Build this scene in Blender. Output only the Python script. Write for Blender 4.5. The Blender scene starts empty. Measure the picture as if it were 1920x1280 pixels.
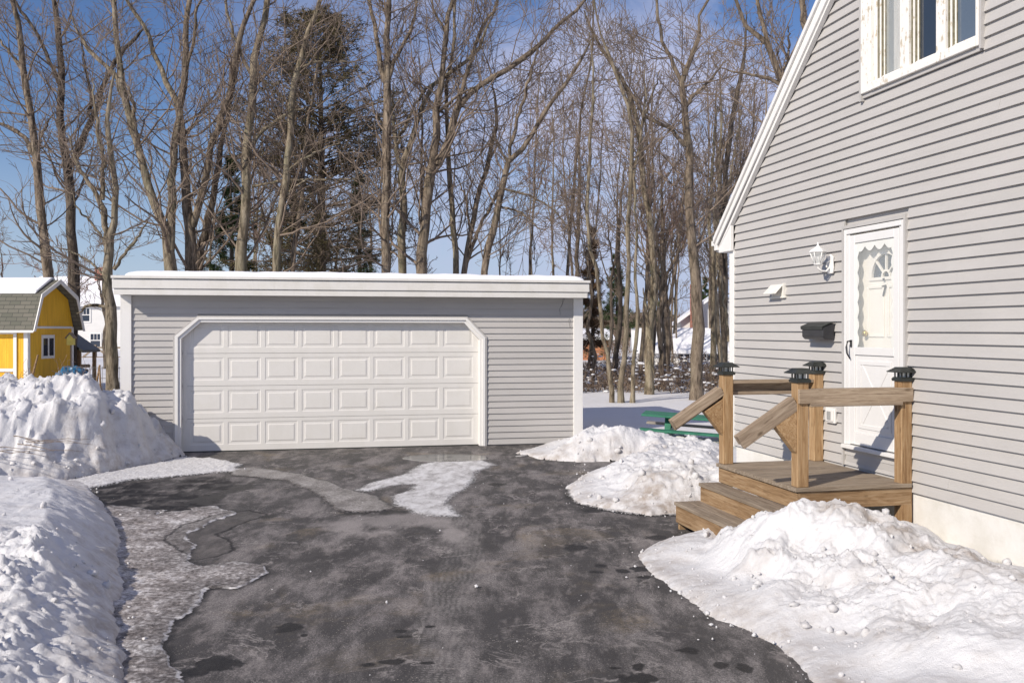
import bpy, bmesh, math, random
import numpy as np
from mathutils import Vector, Matrix

# ------------------------------------------------------------------ camera, sky, sun, exposure
F = 1750.0; CH = 2.0; HY = 618.0            # focal length in photo pixels, camera height, horizon row
scene = bpy.context.scene
COL = scene.collection
cam_d = bpy.data.cameras.new('camera'); cam = bpy.data.objects.new('camera', cam_d); COL.objects.link(cam)
cam.location = (0, 0, CH); cam.rotation_euler = (math.radians(90), 0, 0)
cam_d.sensor_width = 36.0; cam_d.lens = 36.0*F/1920.0
cam_d.shift_y = -(640.0-HY)/1920.0
cam_d.clip_end = 3000; cam_d.clip_start = 0.1
scene.camera = cam

SUN_EL = math.radians(32.5); SUN_AZ = math.radians(224.5)       # compass-like, from +Y clockwise
to_sun = Vector((math.sin(SUN_AZ)*math.cos(SUN_EL), math.cos(SUN_AZ)*math.cos(SUN_EL), math.sin(SUN_EL)))
sd_ = bpy.data.lights.new('sun', 'SUN'); sd_.energy = 4.3; sd_.angle = math.radians(0.55); sd_.color = (1.0, 0.915, 0.80)
sun = bpy.data.objects.new('sun', sd_); COL.objects.link(sun)
sun.rotation_euler = to_sun.to_track_quat('Z', 'Y').to_euler()

world = bpy.data.worlds.new("World"); scene.world = world; world.use_nodes = True
nt = world.node_tree; nt.nodes.clear()
wo = nt.nodes.new('ShaderNodeOutputWorld'); bg = nt.nodes.new('ShaderNodeBackground')
sky = nt.nodes.new('ShaderNodeTexSky'); sky.sky_type = 'NISHITA'; sky.sun_disc = False
sky.sun_elevation = SUN_EL; sky.sun_rotation = SUN_AZ; sky.altitude = 200
sky.air_density = 1.0; sky.dust_density = 0.15; sky.ozone_density = 3.5
hs = nt.nodes.new('ShaderNodeHueSaturation'); hs.inputs['Saturation'].default_value = 1.12; hs.inputs['Hue'].default_value = 0.512
hs.inputs['Value'].default_value = 0.92
nt.links.new(sky.outputs[0], hs.inputs['Color'])
tc = nt.nodes.new('ShaderNodeTexCoord')
mp = nt.nodes.new('ShaderNodeMapping'); mp.inputs['Scale'].default_value = (1.0, 1.0, 1.9); mp.inputs['Location'].default_value = (0.35, 0.1, 0.2)
nt.links.new(tc.outputs['Generated'], mp.inputs['Vector'])
n1 = nt.nodes.new('ShaderNodeTexNoise'); n1.inputs['Scale'].default_value = 3.2; n1.inputs['Detail'].default_value = 7; n1.inputs['Roughness'].default_value = 0.62; n1.inputs['Distortion'].default_value = 0.5
nt.links.new(mp.outputs[0], n1.inputs['Vector'])
rp = nt.nodes.new('ShaderNodeValToRGB'); rp.color_ramp.elements[0].position = 0.37; rp.color_ramp.elements[1].position = 0.58
rp.color_ramp.elements[0].color = (0, 0, 0, 1); rp.color_ramp.elements[1].color = (0.8, 0.8, 0.8, 1)
nt.links.new(n1.outputs['Fac'], rp.inputs[0])
# the thin cloud lies to the right of the bearing of the garage
sep = nt.nodes.new('ShaderNodeSeparateXYZ'); nt.links.new(tc.outputs['Generated'], sep.inputs[0])
mr = nt.nodes.new('ShaderNodeMapRange'); mr.inputs['From Min'].default_value = -0.36; mr.inputs['From Max'].default_value = -0.04
mr.interpolation_type = 'SMOOTHSTEP'
nt.links.new(sep.outputs['X'], mr.inputs['Value'])
mm = nt.nodes.new('ShaderNodeMath'); mm.operation = 'MULTIPLY'
nt.links.new(rp.outputs['Color'], mm.inputs[0]); nt.links.new(mr.outputs[0], mm.inputs[1])
mx = nt.nodes.new('ShaderNodeMixRGB'); mx.inputs['Color2'].default_value = (5.2, 5.3, 6.9, 1)
nt.links.new(mm.outputs[0], mx.inputs['Fac']); nt.links.new(hs.outputs[0], mx.inputs['Color1'])
mh = nt.nodes.new('ShaderNodeMapRange'); mh.inputs['From Min'].default_value = 0.0; mh.inputs['From Max'].default_value = 0.20; mh.inputs['To Min'].default_value = .85; mh.inputs['To Max'].default_value = 0.0
nt.links.new(sep.outputs['Z'], mh.inputs['Value'])
mx2 = nt.nodes.new('ShaderNodeMixRGB'); mx2.inputs['Color2'].default_value = (3.9, 4.7, 6.6, 1); nt.links.new(mh.outputs[0], mx2.inputs['Fac']); nt.links.new(mx.outputs[0], mx2.inputs['Color1'])
nt.links.new(mx2.outputs[0], bg.inputs['Color']); bg.inputs['Strength'].default_value = 0.10
nt.links.new(bg.outputs[0], wo.inputs['Surface'])
scene.view_settings.view_transform = 'Standard'; scene.view_settings.look = 'None'
scene.view_settings.exposure = 0.17; scene.view_settings.gamma = 1.0

RNG = np.random.default_rng(7); random.seed(7)

# ------------------------------------------------------------------ helpers
def at(px, py, Y): return Vector(((px-960)/F*Y, Y, CH-(py-HY)/F*Y))
def gnd(px, py, z=0.0):
    s = (py-HY)/(CH-z); return ((px-960)/s, F/s)

def tag(o, label=None, cat=None, group=None, kind=None):
    if label: o['label'] = label
    if cat: o['category'] = cat
    if group: o['group'] = group
    if kind: o['kind'] = kind
    return o
def empty(name, loc=(0, 0, 0), rz=0, parent=None):
    o = bpy.data.objects.new(name, None); COL.objects.link(o); o.location = loc; o.rotation_euler = (0, 0, rz)
    o.empty_display_size = .2
    if parent: o.parent = parent
    return o

def mesh_np(name, V, Fq, mat, parent=None, smooth=False, tris=None, loc=None, rz=None):
    me = bpy.data.meshes.new(name)
    V = np.asarray(V, dtype=np.float32).reshape(-1, 3)
    Fq = np.asarray(Fq, dtype=np.int32).reshape(-1, 4) if Fq is not None and len(Fq) else np.zeros((0, 4), np.int32)
    tr = np.asarray(tris, dtype=np.int32).reshape(-1, 3) if tris is not None and len(tris) else np.zeros((0, 3), np.int32)
    nq, ntr = len(Fq), len(tr)
    me.vertices.add(len(V)); me.vertices.foreach_set('co', V.ravel())
    me.loops.add(nq*4+ntr*3); me.loops.foreach_set('vertex_index', np.concatenate([Fq.ravel(), tr.ravel()]))
    me.polygons.add(nq+ntr)
    ls = np.concatenate([np.arange(nq)*4, nq*4+np.arange(ntr)*3]).astype(np.int32)
    me.polygons.foreach_set('loop_start', ls)
    if smooth: me.polygons.foreach_set('use_smooth', np.ones(nq+ntr, dtype=bool))
    me.update(calc_edges=True); me.validate()
    o = bpy.data.objects.new(name, me); COL.objects.link(o)
    if mat: me.materials.append(mat)
    if parent: o.parent = parent
    if loc is not None: o.location = loc
    if rz is not None: o.rotation_euler = (0, 0, rz)
    return o

class MB:
    """collects boxes, prisms, tubes; build() links ONE mesh object"""
    def __init__(s): s.v = []; s.q = []; s.n = []; s.sm = []
    def add(s, vs, fs, smooth=False):
        o = len(s.v); s.v += [tuple(v) for v in vs]; s.q += [tuple(i+o for i in f) for f in fs]; s.sm += [smooth]*len(fs); return s
    def box(s, x0, x1, y0, y1, z0, z1):
        vs = [(x0, y0, z0), (x1, y0, z0), (x1, y1, z0), (x0, y1, z0), (x0, y0, z1), (x1, y0, z1), (x1, y1, z1), (x0, y1, z1)]
        return s.add(vs, [(0, 3, 2, 1), (4, 5, 6, 7), (0, 1, 5, 4), (1, 2, 6, 5), (2, 3, 7, 6), (3, 0, 4, 7)])
    def prism(s, pts, y0, y1, axis='y'):
        """pts: polygon in (x,z), extruded along y (or other axis)"""
        n = len(pts)
        def m(p, t):
            if axis == 'y': return (p[0], t, p[1])
            if axis == 'x': return (t, p[0], p[1])
            return (p[0], p[1], t)
        vs = [m(p, y0) for p in pts]+[m(p, y1) for p in pts]
        fs = [tuple(range(n)), tuple(range(2*n-1, n-1, -1))]+[(i, i+n, (i+1) % n+n, (i+1) % n) for i in range(n)]
        return s.add(vs, fs)
    def tube(s, pts, rad, k=8, smooth=True):
        P = [Vector(p) for p in pts]; n = len(P)
        rr = rad if isinstance(rad, (list, tuple)) else [rad]*n
        vs = []
        for i in range(n):
            t = (P[min(i+1, n-1)]-P[max(i-1, 0)]).normalized()
            r = Vector((0, 0, 1)) if abs(t.z) < .9 else Vector((1, 0, 0))
            a = t.cross(r).normalized(); b = t.cross(a)
            for j in range(k):
                th = 2*math.pi*j/k; vs.append(P[i]+(a*math.cos(th)+b*math.sin(th))*rr[i])
        fs = [(i*k+j, i*k+(j+1) % k, (i+1)*k+(j+1) % k, (i+1)*k+j) for i in range(n-1) for j in range(k)]
        s.add(vs, fs, smooth)
        s.add([], []); o = len(s.v)-len(vs)
        s.q.append(tuple(o+j for j in range(k))[::-1]); s.sm.append(False)
        s.q.append(tuple(o+(n-1)*k+j for j in range(k))); s.sm.append(False)
        return s
    def lathe(s, prof, c=(0, 0, 0), k=16, ph=0, smooth=False):
        """prof: list of (r,z)"""
        vs = [(c[0]+r*math.cos(ph+2*math.pi*j/k), c[1]+r*math.sin(ph+2*math.pi*j/k), c[2]+z) for r, z in prof for j in range(k)]
        n = len(prof)
        fs = [(i*k+j, i*k+(j+1) % k, (i+1)*k+(j+1) % k, (i+1)*k+j) for i in range(n-1) for j in range(k)]
        s.add(vs, fs, smooth)
        o = len(s.v)-len(vs)
        s.q.append(tuple(o+j for j in range(k))[::-1]); s.sm.append(False)
        s.q.append(tuple(o+(n-1)*k+j for j in range(k))); s.sm.append(False)
        return s
    def build(s, name, mat, parent=None, bevel=0, loc=None, rz=None):
        me = bpy.data.meshes.new(name); me.from_pydata(s.v, [], s.q); me.update()
        me.polygons.foreach_set('use_smooth', s.sm)
        bm = bmesh.new(); bm.from_mesh(me); bmesh.ops.recalc_face_normals(bm, faces=bm.faces)
        if bevel:
            es = [e for e in bm.edges if len(e.link_faces) == 2 and e.calc_face_angle(0) > .5]
            bmesh.ops.bevel(bm, geom=es, offset=bevel, segments=1, affect='EDGES', clamp_overlap=True)
        bm.to_mesh(me); bm.free()
        o = bpy.data.objects.new(name, me); COL.objects.link(o)
        if mat: me.materials.append(mat)
        if parent: o.parent = parent
        if loc is not None: o.location = loc
        if rz is not None: o.rotation_euler = (0, 0, rz)
        return o

BM = {}
def board(name, p0, p1, w, h, mat, parent, up=(0, 0, 1), bevel=.004, extra=None):
    """a timber from p0 to p1 (parent's frame), its length along its own X so the grain runs along it"""
    p0 = Vector(p0); p1 = Vector(p1); x = (p1-p0); L = x.length; x.normalize()
    u = Vector(up); y = u.cross(x).normalized(); z = x.cross(y)
    m = MB().box(0, L, -w/2, w/2, -h/2, h/2)
    o = m.build(name, mat, parent, bevel)
    M = Matrix((x, y, z)).transposed().to_4x4(); M.translation = p0
    o.matrix_local = M; BM[o.name] = M
    return o

# --- numpy noise
def _hash(ix, iy, seed):
    h = (ix.astype(np.int64)*374761393+iy.astype(np.int64)*668265263+seed*974634777) & 0xffffffff
    h = ((h ^ (h >> 13))*1274126177) & 0xffffffff
    h = (h ^ (h >> 16)) & 0xffffffff
    return h/4294967295.0
def vnoise(x, y, seed=0):
    ix = np.floor(x); iy = np.floor(y); fx = x-ix; fy = y-iy
    def g(a, b):
        t = _hash(ix+a, iy+b, seed)*2*np.pi
        return np.cos(t)*(fx-a)+np.sin(t)*(fy-b)
    u = fx*fx*fx*(fx*(fx*6-15)+10); v = fy*fy*fy*(fy*(fy*6-15)+10)
    return ((g(0, 0)*(1-u)+g(1, 0)*u)*(1-v)+(g(0, 1)*(1-u)+g(1, 1)*u)*v)*1.5
def fbm(x, y, sc, oc=4, seed=0, rough=.5, ridge=False):
    a = 1; s = 0; t = 0
    for i in range(oc):
        n = vnoise(x*sc+i*17.3, y*sc-i*9.1, seed+i)
        if ridge: n = 1-2*np.abs(n)
        s = s+a*n; t += a; a *= rough; sc *= 2.03
    return s/t
def worley(x, y, sc, seed=0):
    x = x*sc; y = y*sc; ix = np.floor(x); iy = np.floor(y); d = np.full(np.shape(x), 9.0); c = np.zeros(np.shape(x))
    for a in (-1, 0, 1):
        for b in (-1, 0, 1):
            px = ix+a+_hash(ix+a, iy+b, seed); py = iy+b+_hash(ix+a, iy+b, seed+5)
            dd = (px-x)**2+(py-y)**2; m = dd < d
            c = np.where(m, _hash(ix+a, iy+b, seed+9), c); d = np.where(m, dd, d)
    return np.sqrt(d), c
def sdist(poly, X, Y):
    """signed distance, + inside"""
    P = np.array(poly); n = len(P); d = np.full(X.shape, 1e9); ins = np.zeros(X.shape, bool)
    for i in range(n):
        ax, ay = P[i]; bx, by = P[(i+1) % n]; ex, ey = bx-ax, by-ay
        t = np.clip(((X-ax)*ex+(Y-ay)*ey)/(ex*ex+ey*ey+1e-12), 0, 1)
        d = np.minimum(d, np.hypot(X-ax-t*ex, Y-ay-t*ey))
        if ey != 0:
            c = ((ay > Y) != (by > Y)) & (X < ex*(Y-ay)/ey+ax); ins ^= c
    return np.where(ins, d, -d)
def sstep(a, b, x):
    t = np.clip((x-a)/(b-a), 0, 1); return t*t*(3-2*t)
def idw(ctrl, X, Y, p=3.0):
    num = 0; den = 0
    for cx, cy, cz in ctrl:
        w = 1/(np.hypot(X-cx, Y-cy)+.05)**p; num = num+w*cz; den = den+w
    return num/den

# --- materials
class M_:
    def __init__(s, name, base=(.5, .5, .5), rough=.6, spec=.5):
        s.m = bpy.data.materials.new(name); s.m.use_nodes = True; s.nt = s.m.node_tree
        s.b = s.nt.nodes['Principled BSDF']; s.b.inputs['Base Color'].default_value = (*base, 1)
        s.b.inputs['Roughness'].default_value = rough; s.b.inputs['Specular IOR Level'].default_value = spec
        s.tc = s.nt.nodes.new('ShaderNodeTexCoord')
    def N(s, t, **kw):
        n = s.nt.nodes.new(t)
        for k, v in kw.items():
            if k.startswith('_'): setattr(n, k[1:], v)
            else: n.inputs[k.replace('__', ' ')].default_value = v
        return n
    def L(s, a, b): s.nt.links.new(a, b)
    def coord(s, scale=(1, 1, 1), rnd=False, which='Object'):
        mp = s.N('ShaderNodeMapping'); mp.inputs['Scale'].default_value = scale; s.L(s.tc.outputs[which], mp.inputs['Vector'])
        if rnd:
            oi = s.N('ShaderNodeObjectInfo'); vm = s.N('ShaderNodeVectorMath', _operation='SCALE'); vm.inputs[0].default_value = (37, 19, 53)
            s.L(oi.outputs['Random'], vm.inputs['Scale']); s.L(vm.outputs[0], mp.inputs['Location'])
        return mp.outputs[0]
    def noise(s, vec, scale, detail=4, rough=.55, dist=0):
        n = s.N('ShaderNodeTexNoise', Scale=scale, Detail=detail, Roughness=rough, Distortion=dist); s.L(vec, n.inputs['Vector']); return n.outputs['Fac']
    def ramp(s, fac, stops, interp='LINEAR'):
        r = s.N('ShaderNodeValToRGB'); cr = r.color_ramp; cr.interpolation = interp
        while len(cr.elements) < len(stops): cr.elements.new(.5)
        for e, (p, c) in zip(cr.elements, stops):
            e.position = p; e.color = (*c, 1) if not isinstance(c, (int, float)) else (c, c, c, 1)
        s.L(fac, r.inputs[0]); return r.outputs['Color']
    def mix(s, fac, a, b, mode='MIX'):
        n = s.N('ShaderNodeMixRGB', _blend_type=mode)
        for sock, v in ((n.inputs['Fac'], fac), (n.inputs['Color1'], a), (n.inputs['Color2'], b)):
            if hasattr(v, 'links'): s.L(v, sock)
            elif isinstance(v, (int, float)): sock.default_value = v if sock.name == 'Fac' else (v, v, v, 1)
            else: sock.default_value = (*v, 1)
        return n.outputs[0]
    def math(s, op, a, b=None, clamp=False):
        n = s.N('ShaderNodeMath', _operation=op, _use_clamp=clamp)
        for i, v in enumerate((a, b)):
            if v is None: continue
            if hasattr(v, 'links'): s.L(v, n.inputs[i])
            else: n.inputs[i].default_value = v
        return n.outputs[0]
    def attr(s, name):
        n = s.N('ShaderNodeAttribute'); n.attribute_name = name; return n.outputs['Fac']
    def mr(s, v, a, b, c=0, d=1):
        n = s.N('ShaderNodeMapRange', _interpolation_type='SMOOTHSTEP'); s.L(v, n.inputs['Value'])
        n.inputs['From Min'].default_value = a; n.inputs['From Max'].default_value = b
        n.inputs['To Min'].default_value = c; n.inputs['To Max'].default_value = d; return n.outputs[0]
    def col(s, c): s.L(c, s.b.inputs['Base Color']); return s
    def rough(s, c): s.L(c, s.b.inputs['Roughness']); return s
    def bump(s, h, strength=.3, dist=.01):
        n = s.N('ShaderNodeBump', Strength=strength, Distance=dist); s.L(h, n.inputs['Height']); s.L(n.outputs[0], s.b.inputs['Normal']); return s

def simple(name, base, rough=.6, spec=.5, var=.12, scale=6, bump=.1, bscale=60, metal=0, stretch=(1, 1, 1)):
    m = M_(name, base, rough, spec); v = m.coord(stretch, rnd=True)
    n = m.noise(v, scale, 5); lo = tuple(c*(1-var) for c in base); hi = tuple(min(1, c*(1+var)) for c in base)
    m.col(m.ramp(n, [(.3, lo), (.7, hi)]))
    m.bump(m.noise(v, bscale, 3), bump, .004); m.b.inputs['Metallic'].default_value = metal
    return m.m

def mat_siding(name, base, var=.05):
    m = M_(name, base, .5, .35); v = m.coord()
    n = m.noise(m.coord((.7, .7, 2.2)), 1.3, 4); d = m.noise(m.coord((.6, .6, 9)), 3, 5, .6)
    c = m.ramp(n, [(.3, tuple(c*(1-var) for c in base)), (.7, tuple(min(1, c*(1+var)) for c in base))])
    c = m.mix(m.ramp(d, [(.55, 0.0), (.8, .35)]), c, (base[0]*.8, base[1]*.79, base[2]*.76))
    gz = m.noise(m.coord((1, 1, 1)), 14, 6, .7); c = m.mix(m.ramp(gz, [(.55, 0.0), (.75, .16)]), c, (base[0]*.72, base[1]*.71, base[2]*.68))
    m.col(c); m.bump(m.math('ADD', m.noise(m.coord((3, 3, 60)), 6, 3), m.math('MULTIPLY', m.noise(m.coord((1, 1, 2)), 1.7, 2), 6.0)), .25, .004); return m.m

def mat_paint(name, base=(.78, .77, .74), dirt=.5):
    m = M_(name, base, .45, .4); v = m.coord()
    n = m.noise(v, 3.5, 6, .62); n2 = m.noise(m.coord((14, 14, 1.2)), 2.2, 4)
    c = m.mix(m.ramp(n, [(.45, 0.0), (.75, .5*dirt)]), base, (base[0]*.78, base[1]*.77, base[2]*.70))
    c = m.mix(m.ramp(n2, [(.55, 0.0), (.8, .3*dirt)]), c, (base[0]*.8, base[1]*.8, base[2]*.76))
    m.col(c); m.bump(m.noise(v, 45, 4), .08, .004); return m.m

def mat_peeling(name):
    m = M_(name, (.8, .78, .74), .6, .3); v = m.coord()
    n = m.noise(v, 9, 8, .7); n2 = m.noise(m.coord((10, 10, 2)), 4, 5, .6)
    z = m.math('MULTIPLY', n, n2)
    c = m.mix(m.ramp(z, [(.305, 0.0), (.34, .85)]), (.78, .755, .71), (.46, .39, .27))
    m.col(c); m.bump(n, .35, .01); return m.m

def mat_wood(name, c1, c2, c3, streak=1.0):
    """grain runs along the object's own X"""
    m = M_(name, c1, .75, .25)
    v = m.coord((1.1, 17, 17), rnd=True); n = m.noise(v, 2.4, 8, .70, 1.2)
    w = m.coord((.6, 5, 5), rnd=True); n2 = m.noise(w, 2.0, 5, .6, 1.2)
    c = m.ramp(n, [(.36, c3), (.47, c1), (.62, c2)])
    c = m.mix(m.ramp(n2, [(.35, .0), (.7, .75)]), c, c3, 'MULTIPLY') if False else m.mix(m.ramp(n2, [(.42, 0.0), (.72, .8*streak)]), c, (c1[0]*.55, c1[1]*.5, c1[2]*.45))
    kn = m.N('ShaderNodeTexVoronoi', Scale=1.0); m.L(m.coord((3.2, 7, 7), rnd=True), kn.inputs['Vector'])
    c = m.mix(m.ramp(kn.outputs['Distance'], [(.05, .9), (.13, 0.0)]), c, (c1[0]*.25, c1[1]*.2, c1[2]*.15))
    oi = m.N('ShaderNodeObjectInfo'); c = m.mix(.22, c, m.ramp(oi.outputs['Random'], [(0, (c1[0]*.6, c1[1]*.6, c1[2]*.62)), (1, (c2[0]*1.15, c2[1]*1.1, c2[2]))]))
    m.col(c); m.bump(n, .55, .006); return m.m

def mat_snow(name, dirt=.3, bscale=30, tint=(.70, .695, .70)):
    m = M_(name, tint, .55, .25); v = m.coord()
    n = m.noise(v, 1.1, 6, .62, .3); n2 = m.noise(v, 7, 6, .68)
    ad = m.attr('dirt')
    d = m.math('ADD', m.ramp(m.math('MULTIPLY', n, n2), [(.25, 0.0), (.42, dirt)]), m.math('MULTIPLY', ad, m.ramp(n2, [(.36, .25), (.62, 1.0)])), True)
    c = m.mix(d, tint, (.36, .31, .27))
    sp = m.noise(v, 150, 2); c = m.mix(m.ramp(sp, [(.70, 0.0), (.76, .4*min(1, dirt*2))]), c, (.3, .26, .22))
    m.col(c)
    h = m.math('ADD', m.noise(v, bscale*.6, 9, .74), m.math('MULTIPLY', m.noise(v, bscale*4.5, 3, .6), .35))
    m.bump(h, .6, .03)
    m.b.inputs['Subsurface Weight'].default_value = 0.0
    return m.m

def mat_bark(name, c=(.19, .15, .115), c2=(.30, .26, .205), moss=.2):
    m = M_(name, c, .9, .15)
    v = m.coord((1, 1, .22), rnd=True); n = m.noise(v, 10, 8, .72, .5); n2 = m.noise(m.coord((1, 1, .5), rnd=True), 2.2, 5, .6)
    k = m.ramp(n, [(.40, tuple(x*.30 for x in c)), (.49, c), (.62, c2)])
    k = m.mix(m.ramp(n2, [(.5, 0.0), (.72, moss)]), k, (.23, .24, .15))
    oi = m.N('ShaderNodeObjectInfo'); k = m.mix(m.ramp(oi.outputs['Random'], [(0, 0.0), (1, .35)]), k, (c[0]*.75, c[1]*.8, c[2]*.85))
    m.col(k); m.bump(n, 1.0, .07); return m.m

WHITE = mat_paint('white_painted_trim', (.76, .745, .72), .35)
WHITE2 = mat_paint('weathered_white_fascia', (.72, .70, .66), .9)
PEEL = mat_peeling('peeling_white_window_paint')
SIDING = mat_siding('grey_vinyl_siding', (.455, .437, .418))
GDOOR = mat_paint('garage_door_enamel', (.70, .68, .645), .5)
DOORW = mat_paint('bright_white_door', (.72, .71, .695), .3)
FOUND = M_('painted_concrete', (.70, .67, .61), .85, .2); _v = FOUND.coord(); _n = FOUND.noise(_v, 2.5, 8, .68)
_c = FOUND.ramp(_n, [(.35, (.62, .60, .55)), (.55, (.70, .685, .65)), (.7, (.73, .715, .69))]); _s = FOUND.N('ShaderNodeSeparateXYZ'); FOUND.L(FOUND.tc.outputs['Object'], _s.inputs[0])
_d = FOUND.mr(FOUND.math('ADD', _s.outputs['Z'], FOUND.math('MULTIPLY', _n, -.22)), .10, .02); FOUND.col(FOUND.mix(_d, _c, (.16, .15, .11))); FOUND.bump(FOUND.noise(_v, 30, 5), .5, .006); FOUND = FOUND.m
WOODP = mat_wood('golden_post_wood', (.35, .215, .105), (.48, .34, .20), (.16, .085, .04), .75)
WOODR = mat_wood('weathered_rail_wood', (.30, .23, .165), (.43, .345, .26), (.11, .075, .05), .9)
WOODD = mat_wood('grey_brown_deck_wood', (.25, .20, .15), (.36, .30, .235), (.12, .09, .065), .8)
WOODS = mat_wood('stained_skirt_wood', (.28, .175, .09), (.40, .285, .175), (.13, .075, .038), 1.0)
BLACK = simple('black_plastic', (.026, .029, .026), .45, .5, .3, 8, .1)
BLACKM = simple('black_metal', (.03, .03, .033), .4, .5, .3, 8, .1)
ASPH_SH = simple('grey_shingles', (.16, .15, .145), .9, .2, .35, 12, .5, 40)
BRASS = simple('brass', (.55, .40, .12), .3, .5, .1, 8, .05, 40, 1.0)
SNOW = mat_snow('clean_snow', .12, 9)
SNOWP = mat_snow('crusty_snow', .30, 34)
SNOWR = mat_snow('roof_snow', .02, 12, (.82, .82, .84))
# ------------------------------------------------------------------ ground
DRIVE = [(-6.7, 18), (-6.3, 14.9), (-5.7, 12.4), (-4.7, 9), (-3.7, 6), (-3.3, 2), (-3.3, -12), (4.0, -12), (4.0, 6.0), (3.2, 9.5), (2.0, 11), (1.5, 13), (1.35, 16.3), (1.0, 18)]
def yard_z(X, Y):
    sd = sdist(DRIVE, X, Y)
    base = .13+.05*fbm(X, Y, .22, 3, 11)+.012*fbm(X, Y, 1.7, 3, 12)
    base = base+.25*sstep(30, 80, Y)*fbm(X, Y, .03, 2, 5)+np.maximum(0, (Y-60))*.004
    return np.where(sd > 0, -.10, -.10+(base+.10)*sstep(0, .9, -sd))
def axis_grid(segs):
    out = []
    for a, b, st in segs: out += list(np.arange(a, b, st))
    return np.array(out+[segs[-1][1]])
def grid_mesh(name, xs, ys, zf, mat, parent=None, attrs=None, keep=None, dxy=None):
    X, Y = np.meshgrid(xs, ys); Z = zf(X, Y) if callable(zf) else zf
    nx, ny = len(xs), len(ys); idx = np.arange(nx*ny).reshape(ny, nx)
    q = np.stack([idx[:-1, :-1], idx[:-1, 1:], idx[1:, 1:], idx[1:, :-1]], -1).reshape(-1, 4)
    vx, vy = (X, Y) if dxy is None else (X+dxy[0], Y+dxy[1])
    V = np.stack([vx, vy, Z], -1).reshape(-1, 3)
    if keep is not None:
        q = q[keep.ravel()[q].all(1)]; used = np.unique(q); re = np.zeros(len(V), int); re[used] = np.arange(len(used)); q = re[q]; V = V[used]
    else: used = slice(None)
    return V, q, used

xs = axis_grid([(-700, -60, 40), (-60, -12, 3), (-12, 12, .22), (12, 60, 2.5), (60, 700, 40)])
ys = axis_grid([(-80, -10, 10), (-10, 8, 1), (8, 34, .22), (34, 90, 2), (90, 900, 30)])
V, q, _ = grid_mesh('snow_ground', xs, ys, yard_z, SNOW)
yard = mesh_np('snow_ground', V, q, SNOW, smooth=True); tag(yard, kind='structure')

def P(lst, z=0.0): return [gnd(a, b, z) for a, b in lst]
ICE_L = [(-9, 3.0), (-9, 12.5)]+P([(100, 930), (190, 945), (300, 958), (400, 948), (442, 962), (385, 985), (350, 1000), (362, 1030), (355, 1050), (380, 1062), (440, 1054), (500, 1061), (512, 1072), (495, 1085), (445, 1103), (385, 1101), (378, 1128), (350, 1146), (325, 1172), (313, 1205), (330, 1245), (350, 1300)])+[(-1.75, 3.0)]
ICE_M = P([(415, 880), (480, 877), (570, 889), (650, 915), (705, 930), (742, 955), (690, 962), (625, 957), (614, 945), (585, 920), (530, 901), (440, 892)])
ICE_W = P([(785, 872), (830, 862), (905, 862), (930, 871), (892, 885), (886, 905), (865, 920), (842, 932), (846, 955), (868, 968), (800, 968), (762, 955), (740, 946), (735, 930), (772, 918), (768, 909), (730, 911), (690, 921), (662, 919), (700, 903), (760, 888)])
STRIP = P([(60, 915), (200, 886), (300, 868), (335, 858), (400, 860), (455, 871), (440, 884), (330, 894), (240, 902), (150, 920)])
WET_L = P([(100, 918), (240, 905), (400, 893), (455, 905), (425, 925), (405, 945), (440, 975), (350, 975), (250, 962), (180, 952), (130, 935)])
POND = P([(345, 985), (400, 968), (470, 955), (502, 964), (440, 985), (405, 1000), (432, 1018), (436, 1030), (400, 1044), (362, 1050), (335, 1030), (300, 1012)])
TRACK = P([(846, 966), (872, 1002), (870, 1040), (850, 1085), (833, 1140), (820, 1190), (832, 1240), (855, 1300)])
ICE_R = P([(960, 858), (1010, 852), (1090, 855), (1190, 862), (1160, 884), (1100, 896), (1060, 912), (1075, 942), (1130, 957), (1222, 968), (1330, 966)])+[(2.4, 11), (2.6, 15.6), (.8, 16)]
CRUST = P([(730, 958), (800, 962), (880, 975), (900, 1010), (880, 1060), (840, 1000), (760, 985), (620, 1000), (560, 985), (640, 968)])
def ell(px, py, rx, ry):
    cx, cy = gnd(px, py); x1, _ = gnd(px+rx, py); _, y1 = gnd(px, py+ry); return cx, cy, abs(x1-cx), abs(cy-y1)
SPOTS = [ell(*a) for a in [(1082, 1027, 22, 7), (542, 1176, 26, 10), (405, 1245, 46, 16), (350, 1262, 40, 10), (1290, 1219, 20, 7), (1352, 1246, 17, 6), (1396, 1251, 18, 8), (1200, 1272, 42, 12), (1195, 1250, 15, 8),
    (1166, 1070, 14, 4), (1200, 1066, 20, 5), (1208, 1082, 16, 4), (1128, 1060, 12, 3), (1120, 1072, 12, 3), (500, 968, 22, 3), (455, 970, 20, 4), (932, 908, 18, 3), (668, 862, 16, 3), (1230, 1007, 20, 5), (760, 930, 25, 9), (740, 960, 36, 5), (665, 962, 30, 4), (1110, 956, 22, 5), (805, 1174, 12, 3), (750, 1182, 14, 4), (760, 1193, 16, 3), (735, 1240, 30, 5), (690, 1245, 18, 4), (805, 1242, 18, 3), (1150, 1252, 14, 3), (570, 1190, 8, 3), (390, 935, 30, 12), (450, 915, 26, 8)]]
ys = np.concatenate([[-12, -6, -2, 1, 2.2, 2.8], 3.2*np.exp(np.arange(0, 1.70, .0026))])
xs = axis_grid([(-7.6, -4.4, .03), (-4.4, 2.6, .0155), (2.6, 4.4, .04)])
X, Y = np.meshgrid(xs, ys)
wob = .08*fbm(X, Y, 2.2, 5, 31, .6)+.02*fbm(X, Y, 14, 3, 41)
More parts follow.
